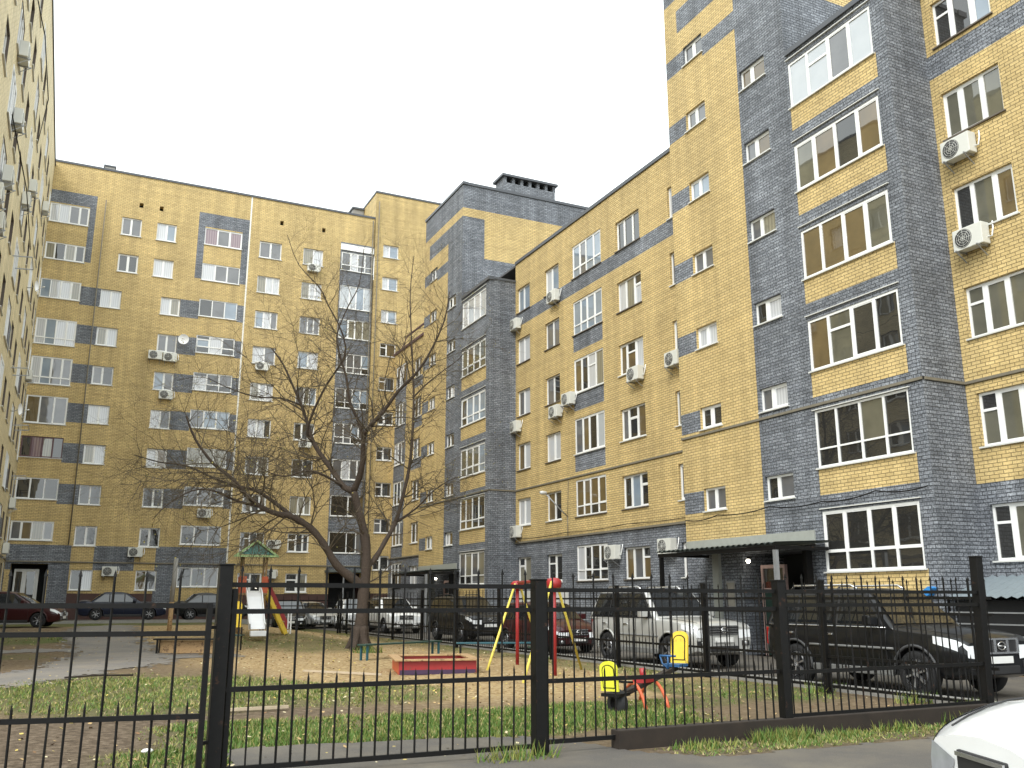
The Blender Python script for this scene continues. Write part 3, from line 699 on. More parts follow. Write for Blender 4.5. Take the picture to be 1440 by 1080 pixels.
def asphalt(name, lo, hi, dirt):
    m, nt, b = new_mat(name); tc = nd(nt, 'ShaderNodeTexCoord')
    a = nd(nt, 'ShaderNodeTexNoise'); a.inputs['Scale'].default_value = 90; a.inputs['Detail'].default_value = 3
    c = nd(nt, 'ShaderNodeTexNoise'); c.inputs['Scale'].default_value = .8; c.inputs['Detail'].default_value = 8; c.inputs['Roughness'].default_value = .68
    for n in (a, c): nt.links.new(tc.outputs['Object'], n.inputs['Vector'])
    r = nd(nt, 'ShaderNodeValToRGB'); r.color_ramp.elements[0].position = .3; r.color_ramp.elements[1].position = .7
    r.color_ramp.elements[0].color = (*lo, 1); r.color_ramp.elements[1].color = (*hi, 1); nt.links.new(a.outputs['Fac'], r.inputs[0])
    f = nd(nt, 'ShaderNodeMapRange'); f.inputs[1].default_value = .42; f.inputs[2].default_value = .68; f.inputs[4].default_value = .8; nt.links.new(c.outputs['Fac'], f.inputs[0])
    x = nd(nt, 'ShaderNodeMix', data_type='RGBA'); x.inputs[7].default_value = (*dirt, 1); nt.links.new(f.outputs[0], x.inputs[0]); nt.links.new(r.outputs[0], x.inputs[6])
    nt.links.new(x.outputs[2], b.inputs['Base Color']); b.inputs['Roughness'].default_value = .85
    v = nd(nt, 'ShaderNodeTexVoronoi', feature='DISTANCE_TO_EDGE'); v.inputs['Scale'].default_value = .7
    mpn = nd(nt, 'ShaderNodeMix', data_type='VECTOR'); mpn.inputs[0].default_value = .25
    nt.links.new(tc.outputs['Object'], mpn.inputs[4]); nt.links.new(c.outputs['Color'], mpn.inputs[5]); nt.links.new(mpn.outputs[1], v.inputs['Vector'])
    bp = nd(nt, 'ShaderNodeBump'); bp.inputs['Strength'].default_value = .5; bp.inputs['Distance'].default_value = .01
    nt.links.new(a.outputs['Fac'], bp.inputs['Height']); nt.links.new(bp.outputs['Normal'], b.inputs['Normal'])
    return m
M['asphalt'] = asphalt('old_asphalt', (.055, .050, .044), (.105, .094, .083), (.14, .12, .09))
M['pathm'] = asphalt('footpath_asphalt', (.12, .11, .10), (.17, .157, .143), (.21, .18, .14))

def rng(a, b, st):
    n = max(1, round((b - a) / st)); return [a + (b - a) * k / n for k in range(n)]
xs = [-400, -150, -60, -25] + rng(-13, -4, 1.0) + rng(-4, 12.4, .22) + rng(12.4, 22, 1.2) + [22, 40, 90, 200, 400]
ys = [-400, -150, -50, -15, 0, 5] + rng(7, 17, .2) + rng(17, 30, .3) + rng(30, 50, .5) + rng(50, 64, 1) + [64, 90, 200, 400]
mb = MB(); nx = len(xs); covs = []
for y in ys:
    for x in xs:
        mb.v.append((x, y, gz(x, y))); covs.append(cover(x, y))
for j in range(len(ys) - 1):
    for i in range(nx - 1):
        mb.f.append((j * nx + i, j * nx + i + 1, (j + 1) * nx + i + 1, (j + 1) * nx + i)); mb.m.append(0); mb.sm.append(True)
gr = mb.build('ground', M['soil'], normals=False, uv=False); tag(gr, kind='structure')
ca = gr.data.color_attributes.new('cover', 'FLOAT_COLOR', 'POINT')
ca.data.foreach_set('color', [v for c in covs for v in (*c, 1.0)])

def sheet(name, poly_fn, x0, x1, y0, y1, st, mat, lift):
    """thin cover laid on the ground wherever poly_fn says so"""
    mb = MB(); X = rng(x0, x1, st) + [x1]; Y = rng(y0, y1, st) + [y1]; ids = {}
    def vid(i, j):
        if (i, j) not in ids: ids[i, j] = len(mb.v); mb.v.append((X[i], Y[j], gz(X[i], Y[j]) + lift))
        return ids[i, j]
    for i in range(len(X) - 1):
        for j in range(len(Y) - 1):
            if poly_fn((X[i] + X[i + 1]) / 2, (Y[j] + Y[j + 1]) / 2):
                mb.f.append((vid(i, j), vid(i + 1, j), vid(i + 1, j + 1), vid(i, j + 1))); mb.m.append(0); mb.sm.append(True)
    return tag(mb.build(name, M[mat], normals=False, uv=False), kind='structure')
def inpoly(p):
    def f(x, y):
        r = False; j = len(p) - 1
        for i in range(len(p)):
            if (p[i][1] > y) != (p[j][1] > y) and x < (p[j][0] - p[i][0]) * (y - p[i][1]) / (p[j][1] - p[i][1]) + p[i][0]: r = not r
            j = i
        return r
    return f
ed = lambda x, y: (fbm(x * 2.2, y * 2.2) - .5)
road_p = inpoly([(-9, -6), (22, -6), (22, 8.0), (12, 8.35), (6.3, 8.15), (5.75, 8.8), (5.3, 10.35), (3.6, 10.75), (1.75, 10.85), (1.55, 9.0), (-9, 8.6)])
sheet('road', lambda x, y: road_p(x + ed(x, y) * .35, y + ed(y, x) * .35), -9, 22, -6, 11.5, .09, 'asphalt', .012)
pth = [((-6, 16.5), (-1.2, 21.3)), ((-1.2, 21.3), (1.0, 25.5)), ((1.0, 25.5), (1.7, 29)), ((1.7, 29), (1.4, 36)), ((1.4, 36), (1.9, 46))]
sheet('path', lambda x, y: min(seg(x, y, *s) for s in pth) + ed(x, y) * 1.0 + (hsh(int(x * 60), int(y * 60)) - .5) * .5 < 1.15 + .5 * ell(x, y, 1.5, 27.5, 3, 3) or seg(x, y, (1.5, 29), (4.2, 28.4)) + ed(x, y) < .7 or seg(x, y, (1.2, 32.0), (-6, 31.5)) + ed(x, y) * .6 < .55, -6, 6, 15, 47, .085, 'pathm', .012)
sheet('driveway', lambda x, y: (12.75 < x < 18.3 and 6 < y < 61.3) or (y > 52.2 and y < 61.3 and x < 18.3), -3.2, 18.4, 6, 61.4, .5, 'asphalt', .012)
mb = MB(); mb.box((-3.0, 51.95, .3), (12.5, 52.1, .56)); tag(mb.build('kerb', M['concrete']), kind='structure')
mb = MB(); mb.box((12.6, 9.6, -.05), (12.74, 46, .12)); tag(mb.build('kerb', M['concrete']), kind='structure')

# grass blades and fallen leaves: nobody could count them
gm = [plain('grass_green', (.080, .145, .020), .7, var=.3, scale=3), plain('grass_yellowish', (.20, .205, .045), .7, var=.3, scale=3), plain('grass_straw', (.34, .28, .13), .8, var=.25, scale=3)]
mb = MB()
def blade(x, y, h, k, lean):
    a = rnd.random() * 6.283; w = .006 + .006 * rnd.random() + .0006 * y * .35
    z = gz(x, y); dx, dy = math.cos(a), math.sin(a); lx, ly = (rnd.random() - .5) * lean, (rnd.random() - .5) * lean
    i = len(mb.v)
    mb.v += [(x - dx * w, y - dy * w, z - .01), (x + dx * w, y + dy * w, z - .01), (x + lx, y + ly, z + h)]
    mb.f.append((i, i + 1, i + 2)); mb.m.append(k); mb.sm.append(False)
def blades(n, x0, x1, y0, y1, hmul=1.0):
    for _ in range(n):
        x, y = x0 + (x1 - x0) * rnd.random(), y0 + (y1 - y0) * rnd.random()
        if road_p(x, y): continue
        g = cover(x, y)[0]
        if rnd.random() > g * 1.15: continue
        for q in range(3):
            k = 0 if rnd.random() < .22 + .5 * g * (1 if y < 14 else .45) else (1 if rnd.random() < .65 else 2)
            h = (.02 + .05 * rnd.random()) * (.55 + .6 * g) * hmul
            blade(x + (rnd.random() - .5) * .07, y + (rnd.random() - .5) * .07, h, k, .09)
blades(14000, 0.6, 9, 10.2, 14.2, 1.0); blades(9000, -3, 5, 13.5, 23); blades(6000, 3, 12.5, 11, 20); blades(3500, -4, 12.5, 20, 46, 1.3); blades(4200, 5.8, 11.8, 8.2, 9.0, 1.0); blades(1800, -1, 2, 8.8, 11)
for cx, cy, n, h in ((4.35, 8.95, 150, .2), (7.75, 8.85, 420, .17), (8.6, 8.8, 160, .12), (6.6, 8.8, 120, .12), (11.0, 9.0, 90, .2), (11.6, 9.35, 60, .22), (9.6, 8.85, 120, .15), (12.0, 9.6, 160, .25), (12.4, 11, 160, .2), (12.4, 13, 160, .2), (8.6, 28.2, 120, .3)):
    for _ in range(n):
        a = rnd.random() * 6.283; r = .3 * rnd.random() ** .7
        blade(cx + math.cos(a) * r * 1.6, cy + math.sin(a) * r * .6, h * (.4 + .6 * rnd.random()), 0 if rnd.random() < .5 else 1, h * 1.1)
tag(mb.build('grass', gm, normals=False, uv=False), 'short patchy grass with yellowing tufts growing across the yard', 'grass', kind='stuff')
lm = [plain('leaf_tan', (.40, .27, .12), .8, var=.2), plain('leaf_pale', (.50, .43, .27), .8, var=.2), plain('leaf_brown', (.20, .105, .045), .8, var=.25), plain('leaf_yellow', (.46, .35, .09), .8, var=.2)]
mb = MB()
for _ in range(6000):
    y = 9.4 + 32 * rnd.random() ** 1.6; x = -3 + 15.3 * rnd.random()
    g, mu, lf = cover(x, y)
    if rnd.random() > .2 + .9 * lf: continue
    z = gz(x, y) + .012 + .03 * g; s = .014 + .018 * rnd.random() + .0004 * y; a = rnd.random() * 6.283
    u = Vector((math.cos(a), math.sin(a), (rnd.random() - .5) * .8)) * s; v = Vector((-math.sin(a), math.cos(a), (rnd.random() - .5) * .8)) * s * .7
    p = Vector((x, y, z)); mb.face([p - u, p - v * .9, p + u * .4 - v * .6, p + u, p + v], (0, 0, 1, 2, 3)[rnd.randrange(5)])
tag(mb.build('fallen_leaves', lm, normals=False, uv=False), 'dry tan and yellow leaves scattered over grass and bare earth', 'leaves', kind='stuff')

# ---------------------------------------------------------------- fences
def picket_panel(par, A, B, zr, ztall, zshort, sp=.135, rail=.045, name='picket_panel', tips=True, base=0.0):
    """flat bars welded to rails between A and B; every second bar stops just above the middle rail"""
    A = Vector((A[0], A[1], 0)); B = Vector((B[0], B[1], 0)); L = (B - A).length; t = (B - A) / L; n = Vector((-t.y, t.x, 0))
    P = lambda s, z, d: A + t * s + n * d + Vector((0, 0, z))
    mb = MB()
    for z in zr: mb.box((0, z - rail / 2, -.018), (L, z + rail / 2, .018), 0, P)
    k = 0; s = sp * .6
    while s < L - .03:
        top = ztall if k % 2 == 0 else zshort; w = .0085
        j = (rnd.random() - .5) * .016; mb.bar(P(s, zr[-1] - .02 + base, 0), P(s + j, top, (rnd.random() - .5) * .012), w * 2, w * 1.8)
        if tips:
            i = len(mb.v); q = w * 2.0 if k % 2 == 0 else w * 1.1
            mb.v += [tuple(P(s + j - q, top, -q * .5)), tuple(P(s + j + q, top, -q * .5)), tuple(P(s + j + q, top, q * .5)), tuple(P(s + j - q, top, q * .5)), tuple(P(s + j, top + .065, 0))]
            for f in ((0, 1, 4), (1, 2, 4), (2, 3, 4), (3, 0, 4), (3, 2, 1, 0)): mb.f.append(tuple(i + z for z in f)); mb.m.append(0); mb.sm.append(False)
        s += sp; k += 1
    return mb.build(name, M['black'], par, normals=False, uv=False)
def post(par, x, y, w, h, z0=-.05, lean=(0, 0), cap=True, name='post'):
    mb = MB(); mb.bar((x, y, z0), (x + lean[0], y + lean[1], h), w)
    if cap: mb.bar((x + lean[0], y + lean[1], h), (x + lean[0], y + lean[1], h + .02), w + .015)
    return mb.build(name, M['black'], par, normals=True, bevel=.006, uv=False)
ff = empty('metal_fence', (0, 0, 0), 0, 'black metal picket fence with square posts across the foreground, right of the gate', 'fence')
picket_panel(ff, (1.44, 9.12), (4.60, 9.12), (1.735, 1.49, .79, .10), 1.86, .865, .1365)
picket_panel(ff, (4.78, 9.12), (7.99, 9.12), (1.70, 1.49, .745, .13), 1.84, .82, .131)
picket_panel(ff, (8.13, 9.14), (11.75, 9.18), (1.70, 1.53, .725, .22), 1.86, .80, .13)
post(ff, 1.37, 9.12, .125, 1.91); post(ff, 4.69, 9.12, .135, 1.80); post(ff, 4.80, 9.19, .06, 1.72, cap=False); post(ff, 8.06, 9.12, .12, 1.82); post(ff, 8.19, 9.2, .06, 1.7, cap=False); post(ff, 11.72, 9.2, .125, 2.19, lean=(.10, 0)); post(ff, 1.47, 9.13, .05, 1.7, cap=False)
mb = MB(); mb.box((5.62, 9.04, -.05), (11.66, 9.2, .205)); mb.build('base_board', M['kerbbrown'], ff, bevel=.012)
gt = empty('metal_gate', (0, 0, 0), 0, 'black metal picket gate hung lower than the fence, left of the thick post', 'gate')
gA, gB = (-1.9, 9.60), (1.23, 8.98)
picket_panel(gt, gA, gB, (1.545, 1.30, .585, .06), 1.80, .68, .1415)
for p in (gA, gB):
    mb = MB(); mb.bar((p[0], p[1], .02), (p[0], p[1], 1.57), .05); mb.build('stile', M['black'], gt, bevel=.004, uv=False)
for z in (.35, 1.35):
    mb = MB(); mb.bar((1.23, 9.0, z), (1.34, 9.1, z), .03); mb.build('hinge', M['black'], gt)
# long side fence between the yard and the parked cars
sf = empty('metal_fence', (0, 0, 0), 0, 'long black picket fence running away along the row of parked cars', 'fence')
yy = 9.35; k = 0
while yy < 44:
    y1 = min(yy + 3.45, 45)
    picket_panel(sf, (12.3, yy + .05), (12.3, y1 - .05), (1.62, 1.38, .62, .12), 1.86, .72, .14 if yy < 28 else .2, .045, tips=yy < 28)
    post(sf, 12.3, y1, .085, 1.92); yy = y1; k += 1
fb = empty('metal_fence', (0, 0, 0), 0, 'low black fence at the far edge of the playground behind the slide', 'fence')
picket_panel(fb, (8.6, 45.1), (12.2, 45.0), (1.55, 1.3, .3), 1.75, .8, .2, .05, tips=False); post(fb, 8.55, 45.1, .08, 1.8); post(fb, 12.2, 45.05, .08, 1.8)

# ---------------------------------------------------------------- playground
def rig(name, pos, rz, label, cat, group=None):
    z = gz(pos[0], pos[1]); return empty(name, (pos[0], pos[1], z), rz, label, cat, group)
# slide tower, its chute towards the camera
sl = rig('playground_slide', (6.45, 36.2), R(-4), 'playground slide with white chute, green gabled roof and red and yellow ladder', 'slide')
mb = MB()
for x in (-.42, .42):
    for y in (-.42, .42): mb.tube([(x, y, -.1), (x, y, 2.85)], .04, 8)
mb.build('tower_frame', M['wood'], sl)
mb = MB(); mb.box((-.5, -.5, 1.42), (.5, .5, 1.5)); mb.build('platform', M['wood'], sl, bevel=.01)
mb = MB()
for q in ((-1, .72), (1, .72)):
    mb.face([(q[0] * .02, -.75, 3.33), (q[0] * .02, .75, 3.33), (q[0] * q[1], .75, 2.83), (q[0] * q[1], -.75, 2.83)]); mb.face([(q[0] * .02, -.75, 3.38), (q[0] * .02, .75, 3.38), (q[0] * (q[1] + .04), .75, 2.86), (q[0] * (q[1] + .04), -.75, 2.86)])
rf = mb.build('roof', M['green'], sl, normals=False)
mb = MB()
for q in (-1, 1): mb.bar((0, -.77, 3.4), (q * .8, -.77, 2.82), .07)
mb.bar((-.8, -.77, 2.84), (.8, -.77, 2.84), .07); mb.build('gable_trim', M['palegreen'], rf)
mb = MB(); mb.prism([(-.6, 2.9), (.6, 2.9), (0, 3.3)], lambda u, v, d: (u, -.72 + d, v), 0, .03); mb.build('gable_panel', M['gable'], rf, normals=False)
mb = MB(); mb.box((-.5, -.46, 1.5), (-.44, .46, 2.1)); mb.box((-.5, -.5, 1.5), (-.28, -.46, 2.1)); mb.build('side_panel', M['orange'], sl)
mb = MB(); mb.box((.44, -.46, 1.5), (.5, .46, 2.1)); mb.box((.28, -.5, 1.5), (.5, -.46, 2.1)); mb.build('side_panel', M['orange'], sl)
ch = MB(); prof = [(-.5, 1.52), (-.9, 1.36), (-1.4, .95), (-1.9, .52), (-2.25, .3), (-2.55, .25)]
for (a, b), (c, d) in zip(prof, prof[1:]):
    ch.face([(-.25, a, b), (.25, a, b), (.25, c, d), (-.25, c, d)], 0, True)
    for q in (-.25, .25): ch.face([(q, a, b - .04), (q, a, b + .17), (q, c, d + .17), (q, c, d - .04)]); ch.face([(q * 1.14, a, b - .04), (q * 1.14, a, b + .17), (q * 1.14, c, d + .17), (q * 1.14, c, d - .04)]); ch.face([(q, a, b + .17), (q * 1.14, a, b + .17), (q * 1.14, c, d + .17), (q, c, d + .17)])
ch.build('chute', M['chute'], sl, normals=False)
mb = MB(); mb.box((-.28, -2.9, .02), (.28, -2.56, .2)); mb.build('chute_foot', M['white'], sl, bevel=.02)
for y in (-.3, .3):
    mb = MB(); mb.bar((.42, y, 1.72), (1.3, y, .0), .05, .15); mb.build('ladder_rail', M['yel'], sl)
mb = MB(); mb.prism([(.5, 2.0), (.62, 2.0), (1.42, .45), (1.42, .05), (1.28, .05), (.5, 1.5)], lambda u, v, d: (u, .33 + d, v), 0, .03); mb.build('ladder_side', M['red'], sl, normals=False)
mb = MB()
for k in range(5): mb.box((.6 + .16 * k, -.3, 1.3 - .29 * k), (.74 + .16 * k, .3, 1.34 - .29 * k))
mb.build('ladder_step', M['wood'], sl)
mb = MB(); mb.box((1.42, -.38, .0), (1.47, -.33, .75)); mb.box((1.42, .33, .0), (1.47, .38, .75)); mb.build('ladder_post', M['pvc'], sl)
# yellow play panel on legs
pp = rig('play_panel', (4.9, 30.15), R(-25), 'yellow play board standing on dark legs just right of the thick gate post', 'play board')
mb = MB(); mb.prism([(-.2, .68), (.2, .68), (.2, 1.36), (.15, 1.46), (-.15, 1.46), (-.2, 1.36)], lambda u, v, d: (u, d, v), -.03, .03); mb.build('board', M['yel'], pp, normals=False)
mb = MB(); mb.lathe([(.0, -.034), (.05, -.034), (.05, -.028)], 14, 0, 'y', (-.02, 0, 1.05)); mb.build('hole', M['blackgap'], pp)
for x in (-.2, .22):
    mb = MB(); mb.bar((x, .05, -.05), (x, .05, .68), .04); mb.build('leg', M['black'], pp)
mb = MB(); mb.box((-.24, -.15, .42), (.26, .25, .46)); mb.build('seat', M['darkgreen'], pp)
# sandbox
sb = rig('sandbox', (7.85, 20.6), R(-14), 'low red sandbox with yellow-brown rim boards, standing on bare earth', 'sandbox')
W2, D2 = .86, .95
for a, b, mt in (((-W2, -D2), (W2, -D2 + .05), 'red'), ((-W2, D2 - .05), (W2, D2), 'red'), ((-W2, -D2 + .05), (-W2 + .05, D2 - .05), 'orange'), ((W2 - .05, -D2 + .05), (W2, D2 - .05), 'red')):
    mb = MB(); mb.box((a[0], a[1], 0), (b[0], b[1], .29)); w_ = mb.build('side_board', M[mt], sb, bevel=.006)
    if a[1] == -D2 and b[0] == W2:
        mb = MB(); mb.box((-W2 + .02, -D2 - .012, .0), (W2 - .02, -D2 - .002, .10)); mb.build('lower_stripe', M['purple'], w_)
for a, b in (((-W2 - .1, -D2 - .1), (W2 + .1, -D2 + .12)), ((-W2 - .1, D2 - .12), (W2 + .1, D2 + .1)), ((-W2 - .1, -D2 + .12), (-W2 + .12, D2 - .12)), ((W2 - .12, -D2 + .12), (W2 + .1, D2 - .12))):
    mb = MB(); mb.box((a[0], a[1], .29), (b[0], b[1], .325)); mb.build('rim_board', M['wood'], sb, bevel=.005)
mb = MB(); mb.box((-W2 + .05, -D2 + .05, .0), (W2 - .05, D2 - .05, .17)); mb.build('sand_fill', M['sand'], sb, normals=False)
# swing frame
sw = empty('swing_set', (10.1, 19.9, 0), 0, 'swing frame with red uprights and splayed yellow legs behind a fence post', 'swing')
O = Vector((10.1, 19.9, 0)); tops = [Vector((9.8, 18.3, 2.02)), Vector((10.5, 21.6, 2.02))]; sd_ = Vector((1.48, 1.42, 0))
for t in tops:
    for q in (-1, 1):
        mb = MB(); mb.tube([t + sd_ * q * .08 - O - Vector((0, 0, .04)), t + sd_ * q - O - Vector((0, 0, 2.05))], .03, 8); mb.build('leg', M['yelsteel'], sw, uv=False)
    mb = MB(); mb.tube([t - O, Vector((t.x, t.y, -.05)) - O], .045, 10); mb.build('upright', M['red'], sw, uv=False)
    mb = MB(); mb.lathe([(.0, -.17), (.16, -.17), (.17, -.02), (.1, .04), (0, .05)], 14, 0, 'z', t - O); mb.build('top_cap', M['red'], sw, uv=False)
mb = MB(); mb.tube([tops[0] - O, tops[1] - O], .04, 10); mb.build('top_beam', M['red'], sw, uv=False)
md = (tops[0] + tops[1]) / 2 - O; dv = (tops[1] - tops[0]).normalized()
mb = MB(); c0 = Vector((md.x, md.y, .5)); mb.bar(c0 - dv * .25, c0 + dv * .25, .2, .04); st = mb.build('swing_seat', M['darkgreen'], sw, uv=False)
mb = MB()
for q in (-.22, .22): mb.tube([md + dv * q - Vector((0, 0, .04)), c0 + dv * q], .012, 5)
mb.build('chain', M['steel'], st, uv=False)
# seesaw
ss = empty('seesaw', (0, 0, 0), 0, 'seesaw with crossed red arched legs, yellow backrests and a blue handle', 'seesaw')
piv = at(905, 953, 14.8); lo = at(866, 981, 14.0); hi = at(950, 939, 15.7)
def arch(p0, p1, h, n=12):
    return [p0.lerp(p1, k / n) + Vector((0, 0, h * math.sin(math.pi * k / n) ** .75)) for k in range(n + 1)]
f0 = [at(875, 981, 15.3), at(910, 994, 14.05), at(899, 976, 15.7), at(941, 989, 14.6)]
for p in f0: p.z = -.03
for a, b in ((f0[0], f0[1]), (f0[2], f0[3])):
    mb = MB(); mb.tube(arch(a, b, .38), .027, 8); mb.build('arch_leg', M['orange'], ss, uv=False)
mb = MB(); mb.bar(piv - Vector((.16, .1, .02)), piv + Vector((.16, .1, -.02)), .2, .09); mb.tube([piv + Vector((0, 0, -.02)), piv + Vector((-.02, 0, .14))], .05, 8); mb.build('pivot', M['red'], ss, uv=False)
bd = (hi - lo).normalized(); sdv = bd.cross(Vector((0, 0, 1))).normalized(); upb = sdv.cross(bd)
mb = MB(); mb.bar(lo, hi, .09, .07); mb.build('beam', M['kerbbrown'], ss, uv=False)
def back(c, mt, w, h, dirx):
    P = lambda u, v, d: c + sdv * u + Vector((0, 0, 1)) * v + dirx * (d + v * .12)
    n = 10; pts = [(-w / 2, 0), (w / 2, 0), (w / 2, h - w * .35)] + [(w / 2 * math.cos(a), h - w * .35 + w * .35 * math.sin(a)) for a in [math.pi * k / n for k in range(1, n)]] + [(-w / 2, h - w * .35)]
    mb = MB(); mb.prism(pts, P, -.02, .02); o = mb.build('backrest', M[mt], ss, normals=False, uv=False)
    q = [(u * .72, h * .1 + v * .78) for u, v in pts]
    mb = MB(); mb.prism(q, P, -.026, .026); r = mb.build('back_groove', M['black'], o, normals=False, uv=False)
    q = [(u * .62, h * .13 + v * .72) for u, v in pts]
    mb = MB(); mb.prism(q, P, -.031, .031); mb.build('back_panel', M['yel' if mt == 'yel' else 'lemon'], o, normals=False, uv=False)
hd = Vector((bd.x, bd.y, 0)).normalized()
back(hi + hd * .16 + Vector((0, 0, .06)), 'yel', .30, .52, hd); back(lo - hd * .16 + Vector((0, 0, .1)), 'lemon', .28, .42, -hd)
for c, q in ((hi, 1), (lo, -1)):
    mb = MB(); mb.bar(c - hd * .17 + Vector((0, 0, .045)), c + hd * .17 + Vector((0, 0, .045)), .3, .045); mb.build('seat', M['black' if q < 0 else 'bluep'], ss, uv=False)
    mb = MB(); h0 = c - hd * q * .28; mb.tube([h0, h0 + Vector((0, 0, .2))], .015, 6); mb.tube([h0 + Vector((0, 0, .2)) - sdv * .14, h0 + Vector((0, 0, .2)) + sdv * .14], .018, 6); mb.tube([h0 + Vector((0, 0, .2)) - sdv * .14, h0 + Vector((0, 0, .08)) - sdv * .1, h0 + sdv * 0], .014, 6); mb.build('handle', M['bluep' if q > 0 else 'black'], ss, uv=False)
mb = MB(); tp = lo + hd * .05; mb.lathe([(.09, -.07), (.16, -.08), (.2, -.04), (.2, .04), (.16, .08), (.09, .07), (.09, -.07)], 18, 0, 'x', (tp.x, tp.y, .12)); mb.build('buffer_tyre', M['tyre'], ss, uv=False)
# benches
def bench(pos, rz, L, label, legs='black', seat='black', h=.44, panel=None):
    o = rig('park_bench', pos, rz, label, 'bench', 'low backless benches around the playground')
    mb = MB(); mb.box((-L / 2, -.16, h - .04), (L / 2, .16, h)); mb.build('seat', M[seat], o, bevel=.008)
    for q in (-1, 1):
        for y in (-.12, .12):
            mb = MB(); mb.box((q * (L / 2 - .12) - .025, y - .025, -.1), (q * (L / 2 - .12) + .025, y + .025, h - .04)); mb.build('leg', M[legs], o)
    if panel:
        mb = MB(); mb.box((-L / 2 + .15, .05, .02), (L / 2 - .15, .08, h - .06)); mb.build('front_panel', M[panel], o)
bench((3.55, 29.4), R(-24), 2.1, 'low bench with dark seat beside the grey path left of the thick gate post', panel='wood')
bench((8.9, 25.9), R(28), 3.2, 'long narrow dark bench with blue end legs at the foot of the bare tree', legs='teal', seat='darkgreen', h=.42)
bench((11.3, 24.6), R(-20), 2.3, 'low bench with teal seat standing behind the swing frame', legs='black', seat='teal', h=.42)
# posts and bits
tp = at(237, 890, 37); o = tag(MB().build('x', M['wood']), None) if False else None
mb = MB(); mb.tube([(0, 0, -.2), (.02, 0, 1.2)], .09, 10, 0); mb.tube([(.02, 0, 1.2), (.05, 0, 2.9)], .085, 10, 1)
o = tag(mb.build('wooden_post', [M['wood'], M['concrete']]), 'bare post, tan below and grey above, standing left of the thick gate post', 'post'); o.location = (3.9, 39.3, .3)
for k, (p, q, lb) in enumerate((((2.1, 14.35), (3.2, 14.4), 'pale thin plank lying on bare mud behind the fence'), ((5.1, 21.6), (6.3, 19.6), 'weathered pole lying on leaf litter in front of the bare tree'))):
    mb = MB(); mb.bar((p[0], p[1], gz(*p) + .05), (q[0], q[1], gz(*q) + .05), .04, .04); tag(mb.build('plank', M['palewood']), lb, 'plank')
mb = MB(); mb.tube([(0.2, 21.4, .06), (.8, 21.6, .07), (1.5, 21.5, .06)], .02, 6); tag(mb.build('fallen_branch', M['kerbbrown']), 'thin dark fallen branch lying on grass beside the grey path', 'branch')
for x, y, lb in ((.98, 11.05, 'crumpled white plastic litter on bright grass behind the gate'), (4.9, 31.2, 'small white litter beside the dark bench')):
    mb = MB(); bm_ = [(random.Random(int(x * 100) + k)) for k in range(8)]
    mb.lathe([(.0, .0), (.07, .01), (.09, .04), (.05, .075), (.0, .08)], 7, 0, 'z', (0, 0, 0)); o = mb.build('litter', M['white']); o.location = (x, y, gz(x, y) + .01); o.scale = (.8, .5, .6); tag(o, lb, 'litter')

# ---------------------------------------------------------------- the bare tree
trc = [plain('bark', (.052, .037, .027), .95, var=.6, scale=22, bump=1.0), plain('twig_bark', (.085, .065, .040), .9, var=.3, scale=10), plain('late_leaf', (.26, .22, .05), .8, var=.3)]
tr = rnd; base = at(505, 914, 30.6); base.z = gz(base.x, base.y)
TR = empty('tree', base, 0, 'tall bare spreading tree with a thick forked trunk in the middle of the yard', 'tree')
tk, tw, lv = MB(), MB(), MB()
def W(x, y, dd=0.0): return at(x, y, 30.6 + dd) - base
def limb(pts, r0, r1, mb=None, n=9):
    P = [Vector(p) for p in pts]; Q = []
    for k in range(len(P) - 1):
        for s in range(3):
            t = s / 3; p0 = P[max(0, k - 1)]; p1 = P[k]; p2 = P[k + 1]; p3 = P[min(len(P) - 1, k + 2)]
            Q.append(0.5 * ((2 * p1) + (p2 - p0) * t + (2 * p0 - 5 * p1 + 4 * p2 - p3) * t * t + (3 * p1 - p0 - 3 * p2 + p3) * t ** 3))
    Q.append(P[-1]); m_ = len(Q)
    R_ = [r0 + (r1 - r0) * (k / (m_ - 1)) ** .85 for k in range(m_)]
    if r0 > .1: R_ = [r * (1 + .08 * math.sin(k * 2.3)) for k, r in enumerate(R_)]
    (mb or tk).tube(Q, R_, n, jit=.09 if r0 > .1 else 0); return Q, R_
def twig(p, d, L, r, lvl):
    n = 4 if lvl < 2 else 3; pts = [p]; q = p.copy(); v = d.normalized()
    for k in range(n):
        v = (v + Vector((tr.gauss(0, .17), tr.gauss(0, .17), tr.gauss(0, .14) + (.05 if lvl < 2 else -.06)))).normalized()
        q = q + v * (L / n); pts.append(q.copy())
    tw.tube(pts, [r * (1 - .72 * k / n) for k in range(n + 1)], 4 if lvl < 2 else 3, 0, cap=False)
    if lvl < 3:
        for k in range(1, n + 1):
            for _ in range((3, 3, 2)[lvl]):
                if tr.random() < (.9, .8, .66)[lvl]:
                    a = (v.orthogonal().normalized()); a = Matrix.Rotation(tr.random() * 6.283, 3, v) @ a
                    dd = (pts[k] - pts[k - 1]).normalized() * .75 + a * (.55 + .5 * tr.random())
                    twig(pts[k], dd, L * (.42 + .25 * tr.random()), r * .5, lvl + 1)
    elif tr.random() < .18:
        s = .03 + .025 * tr.random(); u = Vector((tr.gauss(0, 1), tr.gauss(0, 1), tr.gauss(0, 1))).normalized() * s; w_ = u.orthogonal().normalized() * s * .6
        lv.face([q, q + u * .5 + w_, q + u, q + u * .5 - w_])
